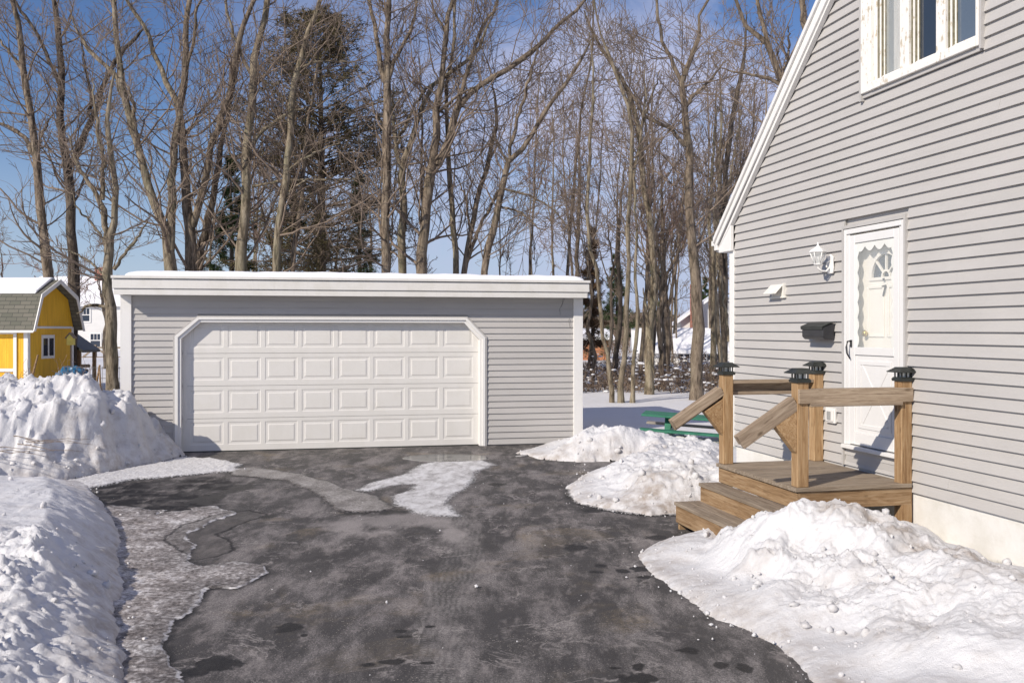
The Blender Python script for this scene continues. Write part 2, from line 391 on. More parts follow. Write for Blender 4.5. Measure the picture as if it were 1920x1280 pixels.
iceL = sdist(ICE_L, X, Y)+wob*1.25-.35*sstep(.05, .4, fbm(X, Y, .9, 5, 34, .62))*sstep(9, 9.8, Y); iceM = sdist(ICE_M, X, Y)+wob*1.3; iceW = sdist(ICE_W, X, Y)+wob*1.2; strip = sdist(STRIP, X, Y)+wob*1.3
iceR = sdist(ICE_R, X, Y)+wob*1.1
pond = sdist(POND, X, Y)+wob*1.2
iceL = iceL+.10*sstep(.0, .5, fbm(X, Y, 1.1, 4, 33, .6))*0
crust = np.maximum(sdist(CRUST, X, Y)+wob*2.5, .22-np.hypot((X+1.3)*.5, Y-9.2)+wob*3)
wetL = sdist(WET_L, X, Y)+wob*3+.12
spot = np.full(X.shape, -9.0)
for cx, cy, rx, ry in SPOTS:
    spot = np.maximum(spot, 1-np.hypot((X-cx)/rx, (Y-cy)/ry))
spot = spot+fbm(X, Y, 9, 4, 90, .6)*.9
pcx, pcy, prx, pry = ell(835, 858, 82, 8); pud = (1-np.hypot((X-pcx)/prx, (Y-pcy)/pry))*pry+wob*.5
TP = np.array(TRACK); td = np.full(X.shape, 9.0)
for i in range(len(TP)-1):
    a, b = TP[i], TP[i+1]; e = b-a; t = np.clip(((X-a[0])*e[0]+(Y-a[1])*e[1])/(e@e), 0, 1); td = np.minimum(td, np.hypot(X-a[0]-t*e[0], Y-a[1]-t*e[1]))
track = .16-td
ice_any = np.maximum(np.maximum(iceL, iceR), np.maximum(iceM-.01, strip))
edge = sstep(-.004, .022, ice_any)
Z = .004*fbm(X, Y, .9, 3, 3)+.002*fbm(X, Y, 7, 3, 4)
granL = (.010*fbm(X, Y, 9, 4, 51, .6)+.012*np.maximum(0, fbm(X, Y, 22, 3, 55)))
Z += edge*(.012+granL*np.where((iceL > 0) | (strip > 0) | (iceR > 0), 1.0, .25))+.02*sstep(.25, .9, iceL)*sstep(0, .5, fbm(X, Y, 5, 4, 58)+.3)
Z += .005*sstep(-.004, .02, iceW)+sstep(0, .15, strip)*.02*(1+fbm(X, Y, 16, 3, 70))
Z -= .006*sstep(-.01, .1, pud)
# garage frame --------------------------------------------------------
GA = math.radians(11.63); GU = np.array((math.cos(GA), math.sin(GA))); GB = np.array((-math.sin(GA), math.cos(GA))); G0 = np.array((-6.2455, 14.9311))
HB = math.radians(12.88); HW_ = np.array((math.sin(HB), -math.cos(HB))); HIN = np.array((math.cos(HB), math.sin(HB))); H0 = np.array((2.80, 11.67))

m = M_('wet_icy_asphalt', (.06, .055, .055), .7, .22)
v = m.coord(); oy = m.noise(v, 38, 3); fine = m.noise(v, 260, 3, .7); mid = m.noise(m.coord((1.4, .7, 1)), 1.6, 10, .74, .2); big = m.noise(v, .8, 4)
vor = m.N('ShaderNodeTexVoronoi', Scale=150.0); m.L(v, vor.inputs['Vector'])
c = m.ramp(mid, [(.3, (.062, .058, .056)), (.48, (.076, .071, .068)), (.66, (.098, .091, .087))])
c = m.mix(m.ramp(fine, [(.3, .55), (.7, 0.0)]), c, (.022, .021, .021))
# dried salt haze in long drifts
sv = m.coord((1.75, .6, 1)); salt = m.noise(sv, 1.5, 10, .70, .25)
gr = m.ramp(m.noise(v, 62, 3, .75), [(.40, .25), (.58, 1.0)])
c = m.mix(m.math('MULTIPLY', gr, m.ramp(salt, [(.46, 0.0), (.53, .35), (.60, .85)])), c, (.29, .265, .255))
fl = m.noise(v, 1.15, 9, .62, .5); fl2 = m.math('ABSOLUTE', m.math('SUBTRACT', fl, .53)); c = m.mix(m.math('MULTIPLY', m.ramp(fl2, [(.0, .75), (.012, 0.0)]), m.ramp(m.noise(v, 2.2, 4), [(.45, 0.0), (.6, 1.0)])), c, (.36, .33, .31)); c = m.mix(m.ramp(fl, [(.53, 0.0), (.535, .22), (.62, .10)]), c, (.05, .046, .048))
fl3 = m.noise(m.coord((1.5, .65, 1)), 2.6, 10, .76, .2); c = m.mix(m.ramp(fl3, [(.53, 0.0), (.60, .32), (.68, .8)]), c, (.30, .27, .255))
vg = m.N('ShaderNodeTexVoronoi', Scale=42.0); m.L(v, vg.inputs['Vector']); c = m.mix(m.math('MULTIPLY', m.ramp(vg.outputs['Distance'], [(.10, .9), (.20, 0.0)]), m.ramp(m.noise(v, 1.3, 8, .7), [(.46, .04), (.60, .75)])), c, (.55, .50, .43))
sp2 = m.noise(v, 95, 2, .5); c = m.mix(m.math('MULTIPLY', m.ramp(sp2, [(.60, 0.0), (.66, .8)]), m.ramp(salt, [(.40, .10), (.62, 1.0)])), c, (.42, .38, .35))
c = m.mix(m.math('MULTIPLY', m.ramp(m.noise(v, .9, 4, .6, .8), [(.56, 0.0), (.70, .45)]), m.ramp(m.noise(v, 30, 3), [(.4, .3), (.6, 1.0)])), c, (.30, .235, .15))
# tyre track with tread blocks
wv = m.N('ShaderNodeTexWave', Scale=9.0, Distortion=6.5, Detail=2.0); wv.bands_direction = 'Y'; m.L(v, wv.inputs['Vector'])
wv2 = m.N('ShaderNodeTexWave', Scale=7.0, Distortion=6.0, Detail=2.0); wv2.bands_direction = 'X'; m.L(v, wv2.inputs['Vector'])
tr = m.math('MULTIPLY', m.mr(m.attr('track'), -.03, .03), m.ramp(m.math('MULTIPLY', wv.outputs['Fac'], wv2.outputs['Fac']), [(.10, .12), (.5, .55)]))
tr = m.math('MULTIPLY', m.math('MULTIPLY', tr, m.ramp(oy, [(.35, .35), (.6, 1.0)])), m.ramp(m.noise(v, 2.7, 5, .7), [(.38, .15), (.58, 1.0)])); c = m.mix(tr, c, (.33, .31, .29))
def edged(name, lo=0.0, hi=.02, amp=.05):
    a = m.attr(name); return m.mr(m.math('ADD', a, m.math('MULTIPLY', m.math('SUBTRACT', oy, .5), amp)), lo, hi)
spm = edged('spot', -.12, .22, .4); c = m.mix(m.math('MULTIPLY', spm, .92), c, (.014, .013, .012))
wet = edged('wet', 0, .25, .5); wetn = m.math('MULTIPLY', wet, m.ramp(m.noise(m.coord((.7, 1.5, 1)), 2.4, 7, .66, .3), [(.40, .25), (.50, 1.0)])); wetn = m.math('MULTIPLY', wetn, m.ramp(fl3, [(.50, 1.0), (.58, .35)])); c = m.mix(wetn, c, (.012, .011, .012))
pd = edged('pond', 0, .03, .05); c = m.mix(m.math('MULTIPLY', pd, .5), c, m.ramp(fl3, [(.4, (.045, .042, .04)), (.6, (.13, .117, .11))]))
# dark meltwater rim just outside each ice edge
rim = m.attr('iceall'); rimm = m.math('MULTIPLY', m.mr(rim, -.075, -.004), m.ramp(m.noise(v, 3, 3), [(.36, .15), (.52, 1.0)])); c = m.mix(m.math('MULTIPLY', rimm, .92), c, (.012, .011, .011))
# ice sheets
cr = m.attr('crust'); c = m.mix(m.math('MULTIPLY', m.mr(m.math('ADD', cr, m.math('MULTIPLY', m.math('SUBTRACT', salt, .5), .9)), -.05, .25), m.ramp(m.noise(v, 70, 3, .6), [(.35, .25), (.6, .75)])), c, (.34, .31, .295))
gl = m.noise(v, 26, 7, .72); gm = m.noise(v, 3.0, 6, .66, .5)
icL = m.ramp(m.math('ADD', m.math('MULTIPLY', gl, .55), m.math('MULTIPLY', gm, .45)), [(.38, (.085, .072, .066)), (.455, (.22, .195, .182)), (.52, (.40, .365, .35)), (.60, (.74, .715, .705))])
fL = m.math('MULTIPLY', edged('iceL', 0, .02, .06), m.math('ADD', m.mr(m.attr('iceL'), 0, .45, .50, 1.0), m.math('MULTIPLY', m.math('SUBTRACT', gl, .5), 1.6)), True); c = m.mix(fL, c, icL)
icR = m.ramp(gl, [(.3, (.24, .22, .20)), (.5, (.52, .50, .48)), (.65, (.76, .75, .75))]); c = m.mix(edged('iceR', 0, .05, .14), c, icR)
icM = m.ramp(m.math('ADD', m.math('MULTIPLY', m.noise(v, 34, 6, .78), .55), m.math('MULTIPLY', fl3, .45)), [(.40, (.09, .08, .076)), (.5, (.22, .20, .188)), (.58, (.46, .43, .415))]); c = m.mix(m.math('MULTIPLY', edged('iceM', -.02, .09, .22), .85), c, icM)
icS = m.ramp(gl, [(.3, (.42, .40, .38)), (.6, (.80, .79, .79))]); c = m.mix(edged('strip', -.02, .07, .20), c, icS)
icW = m.ramp(m.noise(m.coord((1.5, .7, 1)), 4, 9, .72, .3), [(.34, (.30, .285, .28)), (.48, (.58, .565, .56)), (.6, (.76, .75, .75))]); c = m.mix(m.math('MULTIPLY', edged('iceW', -.03, .08, .26), .93), c, icW)
prim = m.math('MULTIPLY', m.mr(m.attr('pond'), -.035, -.005), m.mr(m.attr('pond'), .03, .0)); c = m.mix(m.math('MULTIPLY', prim, .85), c, (.014, .013, .013)); c = m.mix(m.math('MULTIPLY', pd, .4), c, m.ramp(fl3, [(.4, (.075, .07, .066)), (.6, (.17, .155, .145))]))
lineL = m.math('MULTIPLY', m.math('MULTIPLY', m.mr(m.attr('iceL'), -.004, .006), m.mr(m.attr('iceL'), .028, .014)), m.ramp(m.noise(v, 6, 4), [(.42, .0), (.55, .9)])); c = m.mix(lineL, c, (.75, .73, .72))
pm = edged('pud', 0, .012, .01); c = m.mix(pm, c, (.03, .028, .026))
m.col(c)
anyice = m.mr(rim, 0, .02)
r = m.mix(anyice, m.ramp(salt, [(.3, .55), (.7, .8)]), .42); r = m.mix(wetn, r, .62); r = m.mix(spm, r, .45); r = m.mix(m.math('MULTIPLY', rimm, .6), r, .2)
r = m.mix(edged('iceW', 0, .04, .1), r, .5); r = m.mix(pm, r, .03); m.rough(r)
bs = m.math('MULTIPLY', m.math('SUBTRACT', 1.0, m.math('MAXIMUM', wetn, pm)), .6)
bn = m.N('ShaderNodeBump', Distance=.006); m.L(m.math('ADD', fine, m.math('MULTIPLY', vor.outputs['Distance'], .7)), bn.inputs['Height']); m.L(bs, bn.inputs['Strength'])
bn2 = m.N('ShaderNodeBump', Distance=.02, Strength=.6); m.L(m.math('MULTIPLY', gl, anyice), bn2.inputs['Height']); m.L(bn.outputs[0], bn2.inputs['Normal']); m.L(bn2.outputs[0], m.b.inputs['Normal'])
DRV = m.m
idx = np.arange(X.size).reshape(X.shape); q = np.stack([idx[:-1, :-1], idx[:-1, 1:], idx[1:, 1:], idx[1:, :-1]], -1).reshape(-1, 4)
drv = mesh_np('driveway', np.stack([X, Y, Z], -1), q, DRV, smooth=True); tag(drv, kind='structure')
for nm, A in (('iceL', iceL), ('iceR', iceR), ('iceM', iceM), ('strip', strip), ('iceW', iceW), ('wet', wetL), ('spot', spot), ('pud', pud), ('track', track), ('crust', crust), ('pond', pond), ('iceall', np.maximum(ice_any, iceW-.03))):
    at_ = drv.data.attributes.new(nm, 'FLOAT', 'POINT'); at_.data.foreach_set('value', np.clip(A, -2, 2).astype(np.float32).ravel())

# ------------------------------------------------------------------ ploughed snow banks
def ico_template():
    bm = bmesh.new(); bmesh.ops.create_icosphere(bm, subdivisions=2, radius=1)
    V = np.array([v.co[:] for v in bm.verts]); T = np.array([[v.index for v in f.verts] for f in bm.faces]); bm.free(); return V, T
ICV, ICT = ico_template()
def bank(name, label, poly, ctrl, step, ew=.25, lump=.06, crust=.05, fine=.012, seed=0, mat=None, dirt=None, chunks=300, csize=(.015, .05), smooth_to=None, group=None, thin=.03, soft=False, stri=0, mid_=.42):
    A = np.array(poly); x0, y0 = A.min(0)-.05; x1, y1 = A.max(0)+.05
    xs = np.arange(x0, x1, step); ys = [y0]
    while ys[-1] < y1: ys.append(ys[-1]+step*max(.6, ys[-1]/7.0) if step < .03 else ys[-1]+step)
    ys = np.array(ys); X, Y = np.meshgrid(xs, ys)
    sd = sdist(poly, X, Y)+.06*fbm(X, Y, 2.2, 4, seed+1)+.02*fbm(X, Y, 12, 3, seed+2)
    h = idw(ctrl, X, Y, 4.0)
    ed_ = np.clip(sd/.05, 0, 1); prof = thin*np.sqrt(ed_*(2-ed_)+1e-9); rise = np.clip((sd-.01)/ew, 0, 1); rise = rise**.85 if soft else rise*(1.7-.7*rise)
    Zb = prof+np.maximum(h-thin, 0)*rise
    wx = X+.08*vnoise(X*5, Y*5, seed); wy = Y+.08*vnoise(X*5, Y*5, seed+3)
    d1, c1 = worley(wx, wy, 5.0, seed+4); d2, c2 = worley(wx, wy, 13, seed+6); d3, c3 = worley(X, Y, 30, seed+8)
    rough = 1.0 if smooth_to is None else smooth_to(X, Y)
    patch = sstep(-.15, .45, fbm(X, Y, 1.3, 3, seed+60)); patch2 = sstep(-.2, .4, fbm(X, Y, 2.6, 3, seed+61))
    det = crust*1.5*fbm(X, Y, 2.0, 6, seed+10, .50)+crust*.55*fbm(wx, wy, 6.5, 4, seed+20, .5)+.62*lump*patch*(1.6*np.clip(.32-d1*d1, 0, 1)*(c1 > .5)+1.1*np.clip(.28-d2*d2, 0, 1)*(c2 > .45))+lump*.5*patch2*np.clip(.25-d3*d3, 0, 1)*(c3 > .45)+fine*1.3*fbm(X, Y, 24, 4, seed+30, .7)+crust*mid_*(.4+.6*patch2)*fbm(wx, wy, 10, 5, seed+33, .62)
    if stri: det = det+stri*fbm(X*1.0, Y*.22, 7, 4, seed+70, .6, True)*sstep(.05, .4, sd)
    Z = Zb+det*(.10+.90*sstep(0, ew*1.2, sd))*rough*np.clip(sd/.04, 0, 1)*np.clip(h/.25, .25, 1)
    Z = np.where(sd < 0, np.maximum(-.05, sd*1.2), np.maximum(Z, .004))
    dx = (.30*lump*fbm(X, Y, 5, 2, seed+40)+.05*lump*fbm(X, Y, 20, 2, seed+42))*rough; dy = (.30*lump*fbm(X, Y, 5, 2, seed+41)+.05*lump*fbm(X, Y, 20, 2, seed+43))*rough
    keep = sd > -.035
    nx, ny = len(xs), len(ys); idx = np.arange(nx*ny).reshape(ny, nx)
    q = np.stack([idx[:-1, :-1], idx[:-1, 1:], idx[1:, 1:], idx[1:, :-1]], -1).reshape(-1, 4); q = q[keep.ravel()[q].all(1)]
    used = np.unique(q); re = np.zeros(nx*ny, int); re[used] = np.arange(len(used)); q = re[q]
    V = np.stack([X+dx, Y+dy, Z], -1).reshape(-1, 3)[used]
    dv = (dirt(X, Y, sd) if dirt is not None else np.zeros(X.shape)).ravel()[used]
    rng = np.random.default_rng(seed); n0 = len(V); cand = np.where((sd.ravel() > -.02))[0]
    w = (.25+.75*(np.abs(sd.ravel()[cand]-.1) < .3))*(rough.ravel()[cand] if smooth_to is not None else 1); w = w/w.sum()
    pick = rng.choice(cand, chunks, p=w)
    px = X.ravel()[pick]; py = Y.ravel()[pick]; pz = np.maximum(Z.ravel()[pick], 0)
    s = csize[0]+(csize[1]-csize[0])*rng.random(chunks)**5
    NV = len(ICV); D = ICV[None]*(1+.35*rng.standard_normal((chunks, NV, 1))*.45)*(.6+.6*rng.random((chunks, 1, 3)))
    CV = D*s[:, None, None]+np.stack([px, py, pz+s*.25], -1)[:, None, :]
    T = (ICT[None]+(np.arange(chunks)*NV)[:, None, None]+n0).reshape(-1, 3)
    o = mesh_np(name, np.concatenate([V, CV.reshape(-1, 3)]), q, mat or SNOWP, smooth=True, tris=T)
    a = o.data.attributes.new('dirt', 'FLOAT', 'POINT'); a.data.foreach_set('value', np.concatenate([dv, np.repeat(dv.mean()*np.ones(chunks), NV)]).astype(np.float32))
    tag(o, label, 'snowbank', group); return o

edgeR = P([(1345, 985), (1290, 1010), (1230, 1020), (1195, 1042), (1232, 1078), (1280, 1118), (1345, 1160), (1405, 1182), (1460, 1212), (1500, 1250), (1535, 1290)])
polyR = edgeR+[(1.8, 4.3), (1.8, 1.5), (5.2, 1.5), (4.9, 3.8), (4.05, 7.1), (3.75, 8.3), (3.4, 8.75), (2.6, 8.6), (2.15, 8.45)]
ctrlR = [(1.70, 8.2, .14), (1.88, 7.9, .30), (2.1, 7.65, .52), (2.3, 7.45, .62), (2.55, 7.3, .62), (2.8, 7.05, .52), (3.0, 6.6, .45), (3.1, 6.0, .42), (3.2, 5.2, .40), (3.3, 4.2, .36),
         (3.0, 7.9, .20), (3.3, 7.7, .34), (3.5, 7.3, .30), (3.55, 8.1, .36), (3.75, 7.6, .22), (3.85, 7.1, .17), (4.1, 6.0, .2), (4.4, 4.8, .25), (3.5, 6.4, .33), (3.6, 5.5, .32),
         (1.4, 7.75, .06), (1.55, 7.3, .09), (1.75, 6.85, .13), (2.1, 6.45, .20), (2.0, 5.8, .08), (2.4, 5.7, .20), (1.9, 5.2, .05), (2.3, 4.8, .15), (1.6, 7.95, .12), (2.1, 7.1, .34), (2.4, 6.7, .34), (2.6, 6.2, .33), (2.7, 5.4, .3), (2.6, 8.4, .05), (3.1, 8.4, .05)]
def dirtR(X, Y, sd):
    ridge = np.full(X.shape, 9.0); R = [(2.5, 7.35), (2.85, 7.05), (3.1, 6.5), (3.3, 5.9)]
    for a, b in zip(R[:-1], R[1:]):
        a = np.array(a); e = np.array(b)-a; t = np.clip(((X-a[0])*e[0]+(Y-a[1])*e[1])/(e@e), 0, 1); ridge = np.minimum(ridge, np.hypot(X-a[0]-t*e[0], Y-a[1]-t*e[1]))
    return np.clip(.75*sstep(.22, .03, ridge+.1*fbm(X, Y, 4, 3, 5))+.6*sstep(.45, .0, sd+.2*fbm(X, Y, 3, 4, 8))+.45*sstep(.4, 0, np.hypot(X-2.35, Y-5.6)+.1*fbm(X, Y, 4, 3, 6))+.35*sstep(.05, .5, fbm(X, Y, 2.2, 4, 66)), 0, 1)
def smR(X, Y):   # the part towards the house is smooth, the ridge is rubble
    d = (X-3.0)*.95+(Y-6.9)*.5
    peak = sstep(1.9, .7, np.hypot(X-2.35, (Y-7.1)*.8)+.35*fbm(X, Y, 1.4, 3, 71))
    return np.clip(1-.85*sstep(.05, .45, d), .12, 1)*(.34+.66*peak)*np.clip(.35+sstep(.25, .8, (X-1.1)*.9+(Y-5.2)*-.05-.35*np.maximum(0, 7-Y)), .3, 1)
bank('snowbank', 'rough ploughed snowbank in front of the wooden porch and grey house wall', polyR, ctrlR, .0135, .42, .13, .085, .016, 100, dirt=dirtR, smooth_to=smR, chunks=520, csize=(.007, .034), thin=.02)

edgeL = P([(160, 906), (195, 950), (228, 1000), (222, 1060), (236, 1100), (218, 1160), (230, 1220), (236, 1290)])
polyL = edgeL+[(-2.05, 4.4), (-1.9, 2), (-7, 2), (-8.2, 8), (-7.6, 12.3), (-6.3, 12.2)]
ctrlL = [(-5.9, 11.4, .16), (-5.0, 10, .36), (-4.5, 9, .42), (-4.0, 8, .44), (-3.6, 7.2, .44), (-3.35, 6.6, .42), (-3.1, 6, .38), (-2.9, 5.4, .34), (-2.7, 4.8, .3),
         (-6, 9.5, .42), (-5, 7.5, .52), (-4.5, 5.5, .48), (-2.6, 4.4, .25), (-6.5, 11.4, .2), (-7.2, 9, .4)]
smL = lambda X, Y: np.clip(1.1-.95*sstep(6.9, 7.7, Y+.25*fbm(X, Y, 1.5, 2, 3)), .22, 1.1)
bank('snowbank', 'long low lumpy snowbank along the left foreground edge of the driveway, half in shade', polyL, ctrlL, .0145, .58, .12, .085, .016, 200, smooth_to=smL, chunks=500, csize=(.008, .045), thin=.02, soft=True, mid_=.85, dirt=lambda X, Y, sd: np.clip(.65*sstep(.5, 0, sd+.2*fbm(X, Y, 3, 4, 8)), 0, 1))

polyP = P([(-60, 925), (0, 912), (100, 903), (200, 886), (300, 866), (338, 856)])+[(-5.15, 14.75), (-5.5, 15.35), (-6.3, 15.2), (-6.9, 16.6), (-12, 16.5), (-12, 11.6)]
ctrlP = [(-6.4, 13.9, 1.26), (-7.2, 13.6, 1.24), (-8.3, 13.5, 1.2), (-10, 13.5, 1.2), (-6.0, 14.3, 1.04), (-5.85, 14.6, .76), (-5.55, 14.75, .34), (-6.35, 13.1, .95), (-6.85, 12.75, .92), (-7.6, 12.6, .92), (-6.05, 12.75, .34), (-5.65, 13.6, .42), (-6.5, 12.25, .34), (-7.2, 12.1, .4), (-5.38, 14.3, .16), (-5.85, 13.9, .85), (-6.1, 13.5, 1.0), (-6.5, 15, .9), (-7.5, 15, .9), (-9, 15.5, .7), (-9, 12.3, .6)]
bank('snowbank', 'tall ploughed snow pile at the garage left corner, before the yellow shed', polyP, ctrlP, .022, .34, .16, .12, .025, 300, chunks=450, csize=(.012, .06), stri=.07, thin=.05, mid_=.75, dirt=lambda X, Y, sd: np.clip(.5*sstep(.6, 0, sd+.3*fbm(X, Y, 2, 4, 8)), 0, 1))

polyA = P([(968, 850), (1010, 860), (1080, 866), (1195, 864), (1150, 882), (1095, 896), (1060, 915), (1078, 942), (1130, 955), (1222, 967), (1325, 962)])+[(2.3, 9.7), (2.95, 9.9), (3.4, 9.9), (2.95, 12.1), (3.6, 15), (3.0, 16.6), (1.6, 16.4), (1.22, 16.6), (.6, 16.2)]
ctrlA = [(1.75, 14.5, .60), (2.1, 14.4, .40), (2.5, 14.3, .30), (3, 14.2, .26), (1.5, 14.9, .50), (1.3, 15.5, .22), (.9, 15.35, .10), (.5, 15.3, .06), (1.7, 13.0, .30), (1.55, 12, .32), (1.72, 11, .47), (1.15, 10.9, .10), (1.35, 10.1, .14), (1.9, 10.3, .36), (2.2, 11, .42), (2.3, 12.5, .33), (2.3, 10.1, .30), (1.5, 9.75, .12), (.95, 11.8, .12), (2.2, 15.8, .2), (3.1, 15.8, .2), (3.1, 10.5, .3)]
ctrlA = [(a, b, c_*(.82 if c_ > .2 else 1)) for a, b, c_ in ctrlA]
bank('snowbank', 'low dirty snowbank between the garage corner and the porch steps, beside the green picnic table', polyA, ctrlA, .020, .45, .12, .09, .015, 400, chunks=300, csize=(.01, .05),  dirt=lambda X, Y, sd: np.clip(.6*sstep(.45, 0, sd+.25*fbm(X, Y, 3, 4, 8))+.7*sstep(.7, 0, np.hypot(X-1.6, Y-10.6)+.3*fbm(X, Y, 2.5, 3, 6)), 0, 1))

# crumbs of snow and ice broken off along the banks
rng = np.random.default_rng(77); n = 420; NV = len(ICV)
al = [np.array(p) for p in (edgeR, edgeL, P([(100, 903), (200, 886), (300, 866), (338, 856), (440, 880)]), P([(1010, 860), (1080, 866), (1095, 896), (1060, 915), (1078, 942), (1130, 955), (1222, 967)]))]
pts = []
for i in range(n):
    if i % 9 == 0: pts.append((rng.uniform(-2, 1.6), rng.uniform(5.3, 13.5))); continue
    L_ = al[rng.integers(len(al))]; k = rng.integers(len(L_)-1); p = L_[k]+(L_[k+1]-L_[k])*rng.random(); pts.append(tuple(p+rng.standard_normal(2)*.09))
pts = np.array(pts); s = .003+.010*rng.random(n)**4
D = ICV[None]*(1+.18*rng.standard_normal((n, NV, 1)))*(.6+.7*rng.random((n, 1, 3)))*s[:, None, None]; D[..., 0] += pts[:, None, 0]; D[..., 1] += pts[:, None, 1]; D[..., 2] += .012+s[:, None]*.3
o = mesh_np('snow_crumbs', D.reshape(-1, 3), None, SNOWP, smooth=True, tris=(ICT[None]+(np.arange(n)*NV)[:, None, None]).reshape(-1, 3)); tag(o, kind='stuff')

# ------------------------------------------------------------------ siding
def siding(mb, x0, x1, z0, z1, pitch, lip, clip, y=0.0, edge_ok=None):
    """courses of lap siding on the plane y, facing -y; clip(zb, zt) -> list of (xb0, xb1, xt0, xt1)"""
    z = z0; rs = random.Random(int(pitch*1e5)); seam = 0
    while z < z1-1e-4:
        zt = min(z+pitch, z1)
        for (b0, b1, t0, t1) in clip(z, zt):
            if b1-b0 < .01 and t1-t0 < .01: continue
            if b1-b0 > 2.6 and rs.random() < .5:
                k_ = rs.uniform(.42, .75); xm = b0+(b1-b0)*k_
                mb.box(xm, xm+.0022, y-.0065-lip*.93, y+.005, z+.001, z+pitch*.16); mb.add([(xm, y-.0045-lip, z), (xm, y-.0045, zt), (xm, y+.0, zt), (xm, y, z)], [(0, 1, 2, 3)])
                mb.add([(xm-.9, y-.0042-lip*(zt-z)/pitch, z), (xm, y-.0052-lip*(zt-z)/pitch, z), (xm, y-.0052, zt-.001), (xm-.9, y-.0042, zt-.001)], [(0, 1, 2, 3)])
            lp = lip*(zt-z)/pitch
            vs = [(b0, y-.003-lp, z), (b1, y-.003-lp, z), (t1, y-.003, zt), (t0, y-.003, zt), (b0, y+.01, z), (b1, y+.01, z), (t1, y+.01, zt), (t0, y+.01, zt)]
            lipz = z+pitch*.10
            mb.add(vs, [(0, 1, 2, 3), (4, 5, 1, 0), (5, 6, 2, 1), (7, 4, 0, 3)])
        z = zt
def sub_intervals(iv, hole):
    out = []
    for b0, b1, t0, t1 in iv:
        hb0, hb1, ht0, ht1 = hole
        if hb1 <= b0 or hb0 >= b1: out.append((b0, b1, t0, t1)); continue
        if hb0 > b0: out.append((b0, hb0, t0, ht0))
        if hb1 < b1: out.append((hb1, b1, ht1, t1))
    return out

# ------------------------------------------------------------------ garage
gar = empty('garage', (G0[0], G0[1], 0), GA)
tag(gar, 'wide flat-roofed grey sided garage with one big white panelled door, snow on its roof', 'garage')
GW, GD = 7.63, 3.3  # unseen depth kept short to pull in the shadow cast on the yard snow
OC = [(.909, -.2), (.909, 1.853), (1.206, 2.121), (5.534, 2.119), (5.803, 1.825), (5.803, -.2)]     # clear opening
def gclip(zb, zt):
    def hole(z):
        if z > 2.205: return None
        a = .80; b = 5.92
        if z > 1.90: a = .80+(z-1.90)/(.305)*.38; b = 5.92-(z-1.90)/.305*.33
        return a, b
    iv = [(.15, 7.48, .15, 7.48)]
    hb, ht = hole(zb), hole(min(zt, 2.2049))
    if hb: iv = sub_intervals(iv, (hb[0], hb[1], ht[0], ht[1]))
    return iv
mb = MB(); siding(mb, 0, GW, 0.02, 2.62, .1065, .019, gclip)
mb.build('siding', SIDING, gar)
mb = MB()
for x0, x1 in ((.02, .88), (5.84, GW-.02)): mb.box(x0, x1, .012, .10, 0, 2.8)
mb.box(.88, 5.84, .012, .10, 2.15, 2.8); mb.box(.02, .12, .10, GD, 0, 2.75); mb.box(GW-.12, GW-.02, .10, GD, 0, 2.75); mb.box(.12, GW-.12, GD-.1, GD, 0, 2.7)
mb.build('wall', SIDING, gar)
for u, e in ((0.0, -.012), (GW-.155, GW)):
    mb = MB(); mb.box(u, u+.155, -.045, .0, 0, 2.55); mb.box(e, e+.012, -.045, .10, 0, 2.55); mb.build('corner_board', WHITE, gar, .004)
mb = MB(); mb.box(-.06, GW+.03, -.30, GD+.1, 2.56, 2.80); mb.build('roof', WHITE2, gar)
mb = MB(); mb.box(-.075, GW+.045, -.335, -.302, 2.650, 2.795); mb.build('fascia_board', WHITE2, gar, .003)
mb = MB(); mb.box(-.055, GW+.015, -.316, -.302, 2.548, 2.636); mb.build('lower_fascia_board', WHITE2, gar, .003)
mb = MB(); mb.box(-.09, GW+.06, -.360, -.30, 2.806, 2.850); mb.box(-.09, -.062, -.30, GD, 2.806, 2.85); mb.box(GW+.032, GW+.06, -.30, GD, 2.806, 2.85); mb.build('drip_edge', WHITE2, gar, .003)
mb = MB(); mb.box(-.05, GW+.02, -.29, GD, 2.80, 2.842); mb.build('roof_deck', ASPH_SH, gar)
# snow lying on the roof
xs = np.linspace(.10, GW-.03, 330); ys = np.linspace(-.315, GD-.1, 120); X, Y = np.meshgrid(xs, ys)
ed = np.minimum(np.minimum((X-.10)*.5, (GW-.03-X)*.55), np.minimum((Y+.315)*1.6, 1)); hh = .095+.02*fbm(X, Y, .9, 3, 8)+.012*fbm(X, Y, 3, 3, 9)
T_ = np.clip(ed/.20, 0, 1); Z = 2.846+hh*np.sqrt(T_*(2-T_))+.004*fbm(X, Y, 20, 2, 5)*T_
Y2 = Y-.015*fbm(X, Y*0, 2.0, 4, 77)*(Y < 0)
idx = np.arange(X.size).reshape(X.shape); q = np.stack([idx[:-1, :-1], idx[:-1, 1:], idx[1:, 1:], idx[1:, :-1]], -1).reshape(-1, 4)
mesh_np('roof_snow', np.stack([X, Y2, Z], -1), q, SNOWR, gar, smooth=True)
